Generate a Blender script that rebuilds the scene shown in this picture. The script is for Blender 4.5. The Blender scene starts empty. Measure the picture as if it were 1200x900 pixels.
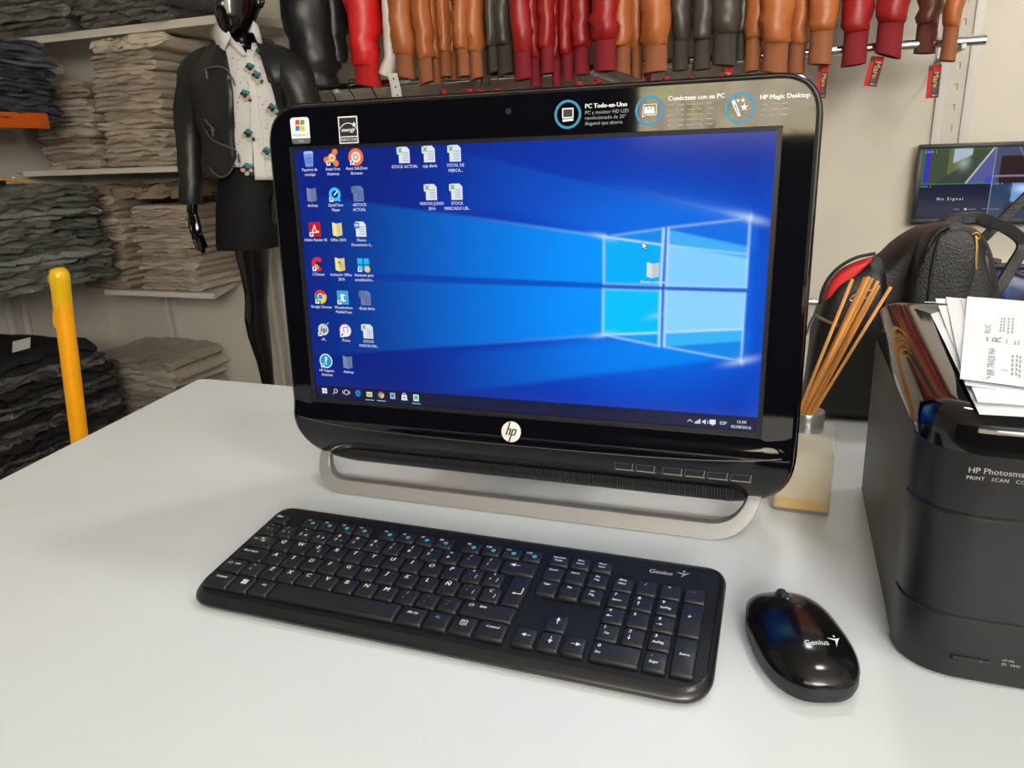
import bpy, bmesh, math, random
import numpy as np
from mathutils import Vector, Matrix, noise

# ---------------------------------------------------------------- camera, world, light, exposure
SC = bpy.context.scene
COL = SC.collection
F_PX, PITCH, ROLL, CAM_H = 869.97, 0.30072, -0.035556, 0.36128   # focal length in pixels of a 1200 x 900 frame
cp, sp, cr, sr = math.cos(PITCH), math.sin(PITCH), math.cos(ROLL), math.sin(ROLL)
RM = Matrix(((cr, -sr, 0), (sr, cr, 0), (0, 0, 1))) @ Matrix(((1, 0, 0), (0, -sp, -cp), (0, cp, -sp)))
cam_data = bpy.data.cameras.new('camera')
cam_data.sensor_width = 36.0
cam_data.lens = F_PX / 1200 * 36
cam_data.clip_start = 0.02
camera = bpy.data.objects.new('camera', cam_data)
COL.objects.link(camera)
camera.matrix_world = Matrix.Translation((0, 0, CAM_H)) @ Matrix((RM[0], -RM[1], -RM[2])).transposed().to_4x4()
SC.camera = camera

world = bpy.data.worlds.new('sky')
SC.world = world
world.use_nodes = True
wbg = world.node_tree.nodes['Background']
wbg.inputs[0].default_value = (0.80, 0.90, 1.0, 1)
wbg.inputs[1].default_value = 3.0

SC.view_settings.view_transform = 'Standard'
SC.view_settings.look = 'None'
SC.view_settings.exposure = 0.0
SC.view_settings.gamma = 1.0
SC.view_settings.use_curve_mapping = False

# the room is turned against the camera: u runs along the back wall, v into the depth of the shop
PH = -0.355
def RP(u, v, z=0.0):
    return Vector((math.cos(PH) * u - math.sin(PH) * v, math.sin(PH) * u + math.cos(PH) * v, z))
U3, V3 = RP(1, 0), RP(0, 1)

sun_d = bpy.data.lights.new('sun_offscreen', 'SUN')
sun_d.energy = 60.0
sun_d.angle = 0.02
sun_d.color = (1.0, 0.95, 0.86)
sun = bpy.data.objects.new('sun_offscreen', sun_d)
COL.objects.link(sun)
sun.location = RP(-3, 1, 6)
sun.rotation_euler = (RP(1.2, -3.0, -3.6) - Vector((0, 0, 0))).to_track_quat('-Z', 'Y').to_euler()

SHOP_LAMP_POWER = 8.0
# daylight through the shop front behind the camera (its reflection shows in the glossy bezel)
front_d = bpy.data.lights.new('shop_front_offscreen', 'AREA')
front_d.shape = 'RECTANGLE'
front_d.size, front_d.size_y = 1.45, 1.15
front_d.energy = 102.0
front_d.color = (0.96, 0.98, 1.0)
front_l = bpy.data.objects.new('shop_front_offscreen', front_d)
COL.objects.link(front_l)
front_l.location = RP(1.40, -2.45, 1.255)
front_l.rotation_euler = (RP(0, 1, 0)).to_track_quat('-Z', 'Z').to_euler()

# ---------------------------------------------------------------- helpers
def lin(r, g, b):
    f = lambda c: (c / 12.92 if c <= 0.04045 else ((c + 0.055) / 1.055) ** 2.4)
    return (f(r / 255), f(g / 255), f(b / 255), 1.0)

def pix(px, py, v):
    """point of the room depth plane v seen at a pixel, as (u, z)"""
    d = RM.transposed() @ Vector(((px - 600) / F_PX, (py - 450) / F_PX, 1))
    t = v / d.dot(V3)
    p = d * t
    return p.dot(U3), p.z + CAM_H

def pixu(px, py, u):
    d = RM.transposed() @ Vector(((px - 600) / F_PX, (py - 450) / F_PX, 1))
    t = u / d.dot(U3)
    p = d * t
    return p.dot(V3), p.z + CAM_H

def pixz(px, py, z):
    """point of the level z seen at a pixel, as (u, v)"""
    d = RM.transposed() @ Vector(((px - 600) / F_PX, (py - 450) / F_PX, 1))
    p = d * ((z - CAM_H) / d.z)
    return p.dot(U3), p.dot(V3)

MATS = {}
def mat(name, col, rough=0.5, metal=0.0, coat=0.0, bump=0.0, bscale=200.0, var=0.0, vscale=8.0, spec=0.5, trans=0.0, ior=1.45,
        sheen=0.0, stretch=None, coat_rough=0.05, alpha=1.0):
    if name in MATS:
        return MATS[name]
    m = bpy.data.materials.new(name)
    m.use_nodes = True
    nt = m.node_tree
    b = nt.nodes['Principled BSDF']
    c = lin(*col)
    b.inputs['Base Color'].default_value = c
    b.inputs['Roughness'].default_value = rough
    b.inputs['Metallic'].default_value = metal
    b.inputs['Coat Weight'].default_value = coat
    b.inputs['Coat Roughness'].default_value = coat_rough
    b.inputs['Specular IOR Level'].default_value = spec
    b.inputs['Transmission Weight'].default_value = trans
    b.inputs['IOR'].default_value = ior
    b.inputs['Sheen Weight'].default_value = sheen
    b.inputs['Alpha'].default_value = alpha
    tc = nt.nodes.new('ShaderNodeTexCoord')
    src = tc.outputs['Object']
    if stretch:
        mp = nt.nodes.new('ShaderNodeMapping')
        mp.inputs['Scale'].default_value = stretch
        nt.links.new(src, mp.inputs[0])
        src = mp.outputs[0]
    if var > 0:
        n = nt.nodes.new('ShaderNodeTexNoise')
        n.inputs['Scale'].default_value = vscale
        n.inputs['Detail'].default_value = 4
        nt.links.new(src, n.inputs['Vector'])
        mr = nt.nodes.new('ShaderNodeMapRange')
        mr.inputs[1].default_value = 0.3
        mr.inputs[2].default_value = 0.7
        mr.inputs[3].default_value = 1 - var
        mr.inputs[4].default_value = 1 + var
        nt.links.new(n.outputs[0], mr.inputs[0])
        mx = nt.nodes.new('ShaderNodeMix')
        mx.data_type = 'RGBA'
        mx.blend_type = 'MULTIPLY'
        mx.inputs[0].default_value = 1
        mx.inputs[6].default_value = c
        nt.links.new(mr.outputs[0], mx.inputs[7])
        nt.links.new(mx.outputs[2], b.inputs['Base Color'])
    if bump > 0:
        n2 = nt.nodes.new('ShaderNodeTexNoise')
        n2.inputs['Scale'].default_value = bscale
        n2.inputs['Detail'].default_value = 3
        nt.links.new(src, n2.inputs['Vector'])
        bp = nt.nodes.new('ShaderNodeBump')
        bp.inputs['Strength'].default_value = bump
        bp.inputs['Distance'].default_value = 0.002
        nt.links.new(n2.outputs[0], bp.inputs['Height'])
        nt.links.new(bp.outputs[0], b.inputs['Normal'])
    MATS[name] = m
    return m

def attr_mat(name, emit=False, rough=0.4, strength=1.0):
    if name in MATS:
        return MATS[name]
    m = bpy.data.materials.new(name)
    m.use_nodes = True
    nt = m.node_tree
    b = nt.nodes['Principled BSDF']
    b.inputs['Roughness'].default_value = rough
    a = nt.nodes.new('ShaderNodeAttribute')
    a.attribute_name = 'Col'
    if emit:
        b.inputs['Base Color'].default_value = (0.003, 0.003, 0.005, 1)
        b.inputs['Specular IOR Level'].default_value = 0.18
        nt.links.new(a.outputs['Color'], b.inputs['Emission Color'])
        b.inputs['Emission Strength'].default_value = strength
    else:
        nt.links.new(a.outputs['Color'], b.inputs['Base Color'])
    MATS[name] = m
    return m

def link(name, me, m, parent=None, loc=None, rot=None):
    o = bpy.data.objects.new(name, me)
    COL.objects.link(o)
    if m is not None and not me.materials:
        for mm in (m if isinstance(m, (list, tuple)) else [m]):
            me.materials.append(mm)
    if parent is not None:
        o.parent = parent
    if loc is not None:
        o.location = loc
    if rot is not None:
        o.rotation_euler = rot if isinstance(rot, (tuple, list)) or hasattr(rot, 'order') else (0, 0, rot)
    return o

def mesh(name, vf, smooth=True, angle=38, cols=None, idx=None):
    me = bpy.data.meshes.new(name)
    me.from_pydata([tuple(v) for v in vf[0]], [], [tuple(f) for f in vf[1]])
    if cols is not None:
        ca = me.color_attributes.new('Col', 'FLOAT_COLOR', 'CORNER')
        buf = []
        for p, c in zip(me.polygons, cols):
            buf += list(c) * p.loop_total
        ca.data.foreach_set('color', buf)
    if idx is not None:
        me.polygons.foreach_set('material_index', idx)
    if smooth:
        me.polygons.foreach_set('use_smooth', [True] * len(me.polygons))
        me.set_sharp_from_angle(angle=math.radians(angle))
    me.update()
    return me

def obj(name, vf, m, parent=None, loc=None, rot=None, smooth=True, angle=38, fix=True):
    me = mesh(name, vf, smooth, angle)
    if fix:
        bm = bmesh.new()
        bm.from_mesh(me)
        bmesh.ops.recalc_face_normals(bm, faces=bm.faces[:])
        bm.to_mesh(me)
        bm.free()
    return link(name, me, m, parent, loc, rot)

def empty(name, loc, rot=None):
    o = bpy.data.objects.new(name, None)
    COL.objects.link(o)
    o.empty_display_size = 0.05
    o.location = loc
    if rot is not None:
        o.rotation_euler = rot if isinstance(rot, (tuple, list)) or hasattr(rot, 'order') else (0, 0, rot)
    return o

def tag(o, label, cat, group=None):
    o['label'] = label
    o['category'] = cat
    if group:
        o['group'] = group
    return o

def structure(o):
    o['kind'] = 'structure'
    return o

def joinvf(parts):
    V, F = [], []
    for v, f in parts:
        k = len(V)
        V += [tuple(p) for p in v]
        F += [tuple(i + k for i in q) for q in f]
    return V, F

def xf(vf, M):
    return [tuple(M @ Vector(v)) for v in vf[0]], vf[1]

def move(vf, d):
    return [(v[0] + d[0], v[1] + d[1], v[2] + d[2]) for v in vf[0]], vf[1]

def rbox(x0, x1, y0, y1, z0, z1, r=0.003, seg=2):
    bm = bmesh.new()
    bmesh.ops.create_cube(bm, size=1)
    for v in bm.verts:
        v.co = Vector(((x0 + x1) / 2 + v.co.x * (x1 - x0), (y0 + y1) / 2 + v.co.y * (y1 - y0), (z0 + z1) / 2 + v.co.z * (z1 - z0)))
    if r > 0:
        bmesh.ops.bevel(bm, geom=bm.edges[:], offset=r, segments=seg, affect='EDGES', profile=0.5)
    bm.verts.index_update()
    out = ([tuple(v.co) for v in bm.verts], [tuple(v.index for v in f.verts) for f in bm.faces])
    bm.free()
    return out

def loft(rings, cap0=True, cap1=True, closed=True):
    n = len(rings[0])
    assert all(len(r) == n for r in rings)
    V = [tuple(p) for r in rings for p in r]
    F = []
    for i in range(len(rings) - 1):
        for j in range(n if closed else n - 1):
            a, b = i * n + j, i * n + (j + 1) % n
            F.append((a, b, b + n, a + n))
    if cap0:
        F.append(tuple(range(n - 1, -1, -1)))
    if cap1:
        F.append(tuple(range((len(rings) - 1) * n, len(rings) * n)))
    return V, F

def lathe(prof, n=24):
    return loft([[(r * math.cos(2 * math.pi * k / n), r * math.sin(2 * math.pi * k / n), z) for k in range(n)] for r, z in prof])

def tube(path, rad, n=8, flat=1.0, up=None, caps=True):
    P = [Vector(p) for p in path]
    R = rad if isinstance(rad, (list, tuple)) else [rad] * len(P)
    rings = []
    T0 = (P[1] - P[0]).normalized()
    N = Vector(up) if up is not None else (Vector((0, 0, 1)) if abs(T0.z) < 0.9 else Vector((1, 0, 0)))
    for i, p in enumerate(P):
        T = (P[min(i + 1, len(P) - 1)] - P[max(i - 1, 0)]).normalized()
        N = (N - T * N.dot(T)).normalized()
        B = T.cross(N)
        rings.append([p + (B * math.cos(2 * math.pi * k / n) * flat + N * math.sin(2 * math.pi * k / n)) * R[i] for k in range(n)])
    return loft(rings, caps, caps)

def bez(pts, n=6):
    """smooth curve through points"""
    P = [Vector(p) for p in pts]
    out = []
    for i in range(len(P) - 1):
        p0, p1, p2, p3 = P[max(i - 1, 0)], P[i], P[i + 1], P[min(i + 2, len(P) - 1)]
        for k in range(n):
            t = k / n
            out.append(0.5 * ((2 * p1) + (p2 - p0) * t + (2 * p0 - 5 * p1 + 4 * p2 - p3) * t * t + (3 * p1 - p0 - 3 * p2 + p3) * t ** 3))
    out.append(P[-1])
    return out

def rpoly(corners, seg=6):
    """rounded polygon, corners (x, y, r), counter-clockwise"""
    out = []
    n = len(corners)
    for i in range(n):
        x, y, r = corners[i]
        c = Vector((x, y))
        a = (Vector(corners[i - 1][:2]) - c)
        b = (Vector(corners[(i + 1) % n][:2]) - c)
        if r <= 0:
            out.append(c)
            continue
        ang = a.angle(b) / 2
        d = min(r / math.tan(ang), a.length * 0.49, b.length * 0.49)
        p, q = c + a.normalized() * d, c + b.normalized() * d
        for k in range(seg + 1):
            t = k / seg
            w = 1.0 + (1 / math.sin(ang) - 1) * 0  # quadratic blend is close enough to an arc
            out.append((p * (1 - t) ** 2 + c * 2 * t * (1 - t) * 0.90 * w + q * t * t + (p + q) / 2 * 2 * t * (1 - t) * 0.10))
    return out

def inset(loop, d):
    """move a counter-clockwise loop inwards by d (number or function of the point)"""
    n = len(loop)
    out = []
    for i, p in enumerate(loop):
        t = (loop[(i + 1) % n] - loop[i - 1])
        if t.length < 1e-9:
            out.append(p.copy())
            continue
        nrm = Vector((-t.y, t.x)).normalized()
        out.append(p + nrm * (d(p) if callable(d) else d))
    return out

_TC = {}
def text2d(s, size=1.0, bold=0.0, shear=0.0, align='CENTER', spacing=1.0):
    k = (s, 0, shear, align, spacing)
    if k not in _TC:
        cu = bpy.data.curves.new('t', 'FONT')
        cu.body = s
        cu.size = 1.0
        cu.resolution_u = 2
        cu.shear = shear
        cu.align_x = align
        cu.align_y = 'CENTER'
        cu.space_character = spacing
        cu.fill_mode = 'FRONT'
        o = bpy.data.objects.new('t', cu)
        COL.objects.link(o)
        dg = bpy.context.evaluated_depsgraph_get()
        me = o.evaluated_get(dg).to_mesh()
        V = [(v.co.x, v.co.y) for v in me.vertices]
        F = [tuple(p.vertices) for p in me.polygons]
        o.evaluated_get(dg).to_mesh_clear()
        bpy.data.objects.remove(o)
        bpy.data.curves.remove(cu)
        _TC[k] = (V, F)
    V, F = _TC[k]
    return [(x * size, y * size) for x, y in V], F

class Print:
    """flat coloured print gathered as one mesh; place(x, y, h) gives the 3-D point"""
    def __init__(self, place=None):
        self.V, self.F, self.C, self.k = [], [], [], 0
        self.place = place or (lambda x, y, h: (x, y, h))
        self.h = 0.0
    def poly(self, pts, col, h=None):
        k = len(self.V)
        h = self.h if h is None else h
        self.V += [self.place(p[0], p[1], h) for p in pts]
        self.F.append(tuple(range(k, k + len(pts))))
        self.C.append(lin(*col))
        self.h += 0.000004
    def faces(self, V, F, col, h=None):
        k = len(self.V)
        h = self.h if h is None else h
        self.V += [self.place(p[0], p[1], h) for p in V]
        for f in F:
            self.F.append(tuple(i + k for i in f))
            self.C.append(lin(*col))
        self.h += 0.000004
    def rect(self, x0, y0, x1, y1, col):
        self.poly([(x0, y0), (x1, y0), (x1, y1), (x0, y1)], col)
    def disc(self, x, y, r, col, n=20, ry=None):
        ry = ry or r
        self.poly([(x + r * math.cos(2 * math.pi * k / n), y + ry * math.sin(2 * math.pi * k / n)) for k in range(n)], col)
    def ring(self, x, y, r0, r1, col, n=32, a0=0.0, a1=2 * math.pi):
        V, F = [], []
        for k in range(n + 1):
            a = a0 + (a1 - a0) * k / n
            V += [(x + r0 * math.cos(a), y + r0 * math.sin(a)), (x + r1 * math.cos(a), y + r1 * math.sin(a))]
        for k in range(n):
            F.append((2 * k, 2 * k + 1, 2 * k + 3, 2 * k + 2))
        self.faces(V, F, col)
    def line(self, pts, w, col):
        V, F = [], []
        for i in range(len(pts) - 1):
            a, b = Vector(pts[i][:2]), Vector(pts[i + 1][:2])
            t = (b - a).normalized() * w / 2
            nn = Vector((-t.y, t.x))
            k = len(V)
            V += [a - t * 0.3 - nn, b + t * 0.3 - nn, b + t * 0.3 + nn, a - t * 0.3 + nn]
            F.append((k, k + 1, k + 2, k + 3))
        self.faces([(p[0], p[1]) for p in V], F, col)
    def text(self, s, x, y, size, col, bold=0.0, shear=0.0, align='CENTER', rot=0.0, sx=1.0, spacing=1.0):
        V, F = text2d(s, size, bold, shear, align, spacing)
        c, s_ = math.cos(rot), math.sin(rot)
        for d in ((0.0,) if bold <= 0 else (-bold * size, bold * size)):      # a bold letter is struck twice
            self.faces([(x + c * (p[0] * sx + d) - s_ * p[1], y + s_ * (p[0] * sx + d) + c * p[1]) for p in V], F, col)
    def build(self, name, m, parent=None, loc=None, rot=None):
        me = mesh(name, (self.V, self.F), smooth=False, cols=self.C)
        return link(name, me, m, parent, loc, rot)

def puff(outline, depth, place, rings=5, power=2.2, back=True, flat=0.6):
    """pillow-like solid from an outline; place(x, y, h): h runs 0 (mid plane) to depth"""
    c = sum((Vector(p) for p in outline), Vector((0, 0))) / len(outline)
    R = []
    prof = [math.pi / 2 * k / rings for k in range(rings + 1)]
    for a in prof:
        s = 1 - (1 - flat) * (1 - math.cos(a) ** (2 / power)) if a < math.pi / 2 - 1e-6 else flat
        R.append([place(c.x + (p[0] - c.x) * s, c.y + (p[1] - c.y) * s, depth * math.sin(a) ** (2 / power)) for p in outline])
    for s in (flat * 0.6, flat * 0.25):
        R.append([place(c.x + (p[0] - c.x) * s, c.y + (p[1] - c.y) * s, depth * (1.0 + 0.06 * (flat - s) / flat)) for p in outline])
    if back:
        R0 = [[place(p[0], p[1], -depth * 0.0) for p in outline]]
        R = R0 + R
    return loft(R)
# ---------------------------------------------------------------- materials
M_WALL = mat('wall_paint', (206, 200, 188), 0.75, bump=0.15, bscale=60, var=0.03, vscale=2.5)
M_FLOOR = mat('floor_tile', (112, 107, 101), 0.4, var=0.06, vscale=3)
M_CEIL = mat('ceiling_paint', (225, 222, 215), 0.8, var=0.02)
M_WHITE = mat('white_laminate', (214, 219, 221), 0.32, bump=0.03, bscale=500, var=0.015, vscale=6, coat=0.15, coat_rough=0.2)
M_SHELF = mat('shelf_laminate', (214, 208, 196), 0.45, var=0.03)
M_EDGE = mat('cream_edge_band', (222, 212, 188), 0.5)
M_STEEL = mat('white_enamel_steel', (206, 204, 200), 0.4, var=0.04)
M_CHROME = mat('chrome', (225, 225, 225), 0.12, metal=1.0)
M_GLOSS = mat('piano_black', (8, 8, 13), 0.045, spec=0.65)
M_BLACK = mat('black_plastic', (24, 24, 27), 0.4, bump=0.08, bscale=900)
M_ALU = mat('brushed_aluminium', (200, 199, 200), 0.32, metal=0.82, bump=0.05, bscale=300, stretch=(0.05, 1, 1))
M_PRINT = attr_mat('flat_print', False, 0.6)
M_GLOW = attr_mat('screen_glow', True, 0.12)

# ---------------------------------------------------------------- room shell
FLOOR_Z, CEIL_Z = -0.90, 1.95
BACK_V, LEFT_U, RIGHT_U, FRONT_V = 2.75, -3.16, 2.30, -2.40
def room_box(name, u0, u1, v0, v1, z0, z1, m, r=0.0, parent=None):
    b = rbox(u0, u1, v0, v1, z0, z1, r)
    c = RP((u0 + u1) / 2, (v0 + v1) / 2, z0)
    vf = move(b, (-(u0 + u1) / 2, -(v0 + v1) / 2, -z0))
    if parent is None:
        return obj(name, vf, m, None, c, PH)
    return obj(name, move(b, tuple(-x for x in parent['anchor'])), m, parent)

M_DARKWALL = mat('dark_panelled_wall', (46, 42, 40), 0.6, var=.1)
def wall_with_hole(name, along, a0, a1, b, thick, hole, m=None):
    """wall along u ('u') or v ('v') with one rectangular opening (a0, a1, z0, z1)"""
    h0, h1, hz0, hz1 = hole
    parts = []
    for (p0, p1, z0, z1) in ((a0, h0, FLOOR_Z, CEIL_Z), (h1, a1, FLOOR_Z, CEIL_Z), (h0, h1, FLOOR_Z, hz0), (h0, h1, hz1, CEIL_Z)):
        if p1 - p0 < 1e-4 or z1 - z0 < 1e-4:
            continue
        if along == 'u':
            parts.append(rbox(p0, p1, min(b, b + thick), max(b, b + thick), z0, z1, 0))
        else:
            parts.append(rbox(min(b, b + thick), max(b, b + thick), p0, p1, z0, z1, 0))
    return structure(obj(name, joinvf(parts), m or M_WALL, None, RP(0, 0, 0), PH))

structure(room_box('floor', LEFT_U - .1, RIGHT_U + .1, FRONT_V - .1, BACK_V + .1, FLOOR_Z - .1, FLOOR_Z, M_FLOOR))
structure(room_box('ceiling', LEFT_U - .1, RIGHT_U + .1, FRONT_V - .1, BACK_V + .1, CEIL_Z, CEIL_Z + .1, M_CEIL))
structure(room_box('wall_back', LEFT_U - .1, RIGHT_U + .1, BACK_V, BACK_V + .1, FLOOR_Z, CEIL_Z, M_WALL))
structure(room_box('wall_left', LEFT_U - .1, LEFT_U, FRONT_V, BACK_V, FLOOR_Z, CEIL_Z, M_WALL))
structure(room_box('wall_right', RIGHT_U, RIGHT_U + .1, FRONT_V, BACK_V, FLOOR_Z, CEIL_Z, M_WALL))
DOOR = (-0.62, 2.20, 0.66, 1.85)
wall_with_hole('wall_front', 'u', LEFT_U, RIGHT_U, FRONT_V, -.1, DOOR, M_DARKWALL)

def frame_vf(a0, a1, z0, z1, b0, b1, w, along):
    parts = []
    for (p0, p1, q0, q1) in ((a0, a0 + w, z0, z1), (a1 - w, a1, z0, z1), (a0 + w, a1 - w, z0, z0 + w), (a0 + w, a1 - w, z1 - w, z1),
                             ((a0 + a1) / 2 - w / 2, (a0 + a1) / 2 + w / 2, z0 + w, z1 - w)):
        parts.append(rbox(p0, p1, b0, b1, q0, q1, 0) if along == 'u' else rbox(b0, b1, p0, p1, q0, q1, 0))
    return joinvf(parts)
structure(obj('window_1', frame_vf(*DOOR, FRONT_V - .07, FRONT_V - .02, .03, 'u'), M_BLACK, None, RP(0, 0, 0), PH))

# outdoors beyond the shop front (it shows as a reflection in the glossy bezel)
M_PAVE = mat('pavement', (190, 180, 165), 0.8, var=0.1, vscale=3)
M_STONE = mat('sunlit_stone', (205, 192, 170), 0.85, var=0.16, vscale=6, bump=0.4, bscale=12)
structure(room_box('ground_outside', -8, 8, -9, FRONT_V - .1, FLOOR_Z - .1, FLOOR_Z - .02, M_PAVE))
structure(room_box('wall_outside', -5, 5, -6.3, -6.0, FLOOR_Z - .02, 2.9, M_STONE))

# sunlit shrub outside
def outdoor_shrub(u, v, h, n, seed, label):
    rng = random.Random(seed)
    root = tag(empty('shrub', RP(u, v, FLOOR_Z - .02), PH), label, 'shrub')
    parts = []
    for k in range(n):
        t = rng.random()
        z = h * (.35 + .65 * t)
        a = rng.uniform(0, 6.28)
        r = .42 * math.sqrt(rng.random()) * (1.15 - .6 * t)
        L, w = rng.uniform(.14, .26), rng.uniform(.02, .035)
        b = Vector((r * math.cos(a), r * math.sin(a), z))
        d = Vector((math.cos(a), math.sin(a), rng.uniform(-.2, .9))).normalized()
        sd = d.cross(Vector((0, 0, 1))).normalized() * w
        up = sd.cross(d).normalized() * w * .4
        parts.append(([b, b + d * L * .5 + sd, b + d * L, b + d * L * .5 - sd, b + d * L * .5 - up], [(0, 1, 4), (1, 2, 4), (2, 3, 4), (3, 0, 4)]))
    f_ = obj('foliage', joinvf(parts), mat('leaf_green', (190, 214, 62), .45, var=.3, vscale=5), root, smooth=False, fix=False)
    f_['kind'] = 'stuff'
    for k in range(4):
        a = k * 1.57
        obj('stem', tube([(.04 * math.cos(a), .04 * math.sin(a), 0), (.1 * math.cos(a), .1 * math.sin(a), h * .5), (.2 * math.cos(a), .2 * math.sin(a), h * .85)], [.014, .01, .005], 6), mat('bark', (92, 74, 56), .8), root)
outdoor_shrub(0.62, -4.2, 2.15, 240, 5, 'green shrub in the sun outside the shop front')
outdoor_shrub(-0.55, -4.6, 2.45, 120, 8, 'loose green shrub against the outdoor stone wall')
# ceiling lamps
M_LAMP = bpy.data.materials.new('lamp_diffuser')
M_LAMP.use_nodes = True
_b = M_LAMP.node_tree.nodes['Principled BSDF']
_b.inputs['Emission Color'].default_value = (1, 0.97, 0.92, 1)
_b.inputs['Emission Strength'].default_value = 6.0
LAMP_SPOTS = [(0.15, 1.55), (1.15, 1.55), (0.65, 0.2)]        # the three spots mirrored in the printer lid
for k, (u, v) in enumerate(LAMP_SPOTS):
    L = tag(empty('ceiling_lamp', RP(u, v, CEIL_Z), PH), 'round white lamp on the shop ceiling', 'lamp', 'ceiling lamps')
    obj('housing', lathe([(0.13, 0.0), (0.135, -0.02), (0.125, -0.035), (0.11, -0.036)], 32), M_STEEL, L)
    obj('diffuser', lathe([(0.108, -0.03), (0.106, -0.038), (0.06, -0.041)], 32), M_LAMP, L)
    ld = bpy.data.lights.new('ceiling_lamp_light_offscreen', 'AREA')
    ld.shape = 'DISK'
    ld.size = 0.2
    ld.energy = SHOP_LAMP_POWER
    ld.color = (1.0, 0.985, 0.96)
    lo = bpy.data.objects.new('ceiling_lamp_light_offscreen', ld)
    COL.objects.link(lo)
    lo.parent = L
    lo.location = (0, 0, -0.05)

# ---------------------------------------------------------------- counter
def counter():
    root = tag(empty('shop_counter', RP(-0.2, 0.5, FLOOR_Z), PH), 'large white laminate counter carrying the computer, keyboard, mouse and printer', 'counter')
    cu, cv = -0.2, 0.5
    pts = [(-0.825, 0.20, .01), (1.15, 0.20, .01), (1.15, 1.30, .01), (-0.02, 1.30, .01), (-0.02, 0.99, .012), (-0.958, 0.995, .012)]
    loop = rpoly([(u - cu, v - cv, r) for u, v, r in pts], 4)
    H = -FLOOR_Z
    top_in = inset(loop, 0.0015)
    rings = [[(p.x, p.y, H - .03) for p in loop], [(p.x, p.y, H - .0015) for p in loop], [(p.x, p.y, H) for p in top_in]]
    obj('counter_top', loft(rings), M_WHITE, root)
    body = rpoly([(-0.76 - cu, 0.26 - cv, .01), (1.1 - cu, 0.26 - cv, .01), (1.1 - cu, 1.22 - cv, .01), (0.05 - cu, 1.22 - cv, .01), (0.05 - cu, .93 - cv, .01), (-0.88 - cu, .93 - cv, .01)], 3)
    obj('carcass', loft([[(p.x, p.y, 0) for p in body], [(p.x, p.y, H - .029) for p in body]]), M_WHITE, root)
    return root
COUNTER = counter()
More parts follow.
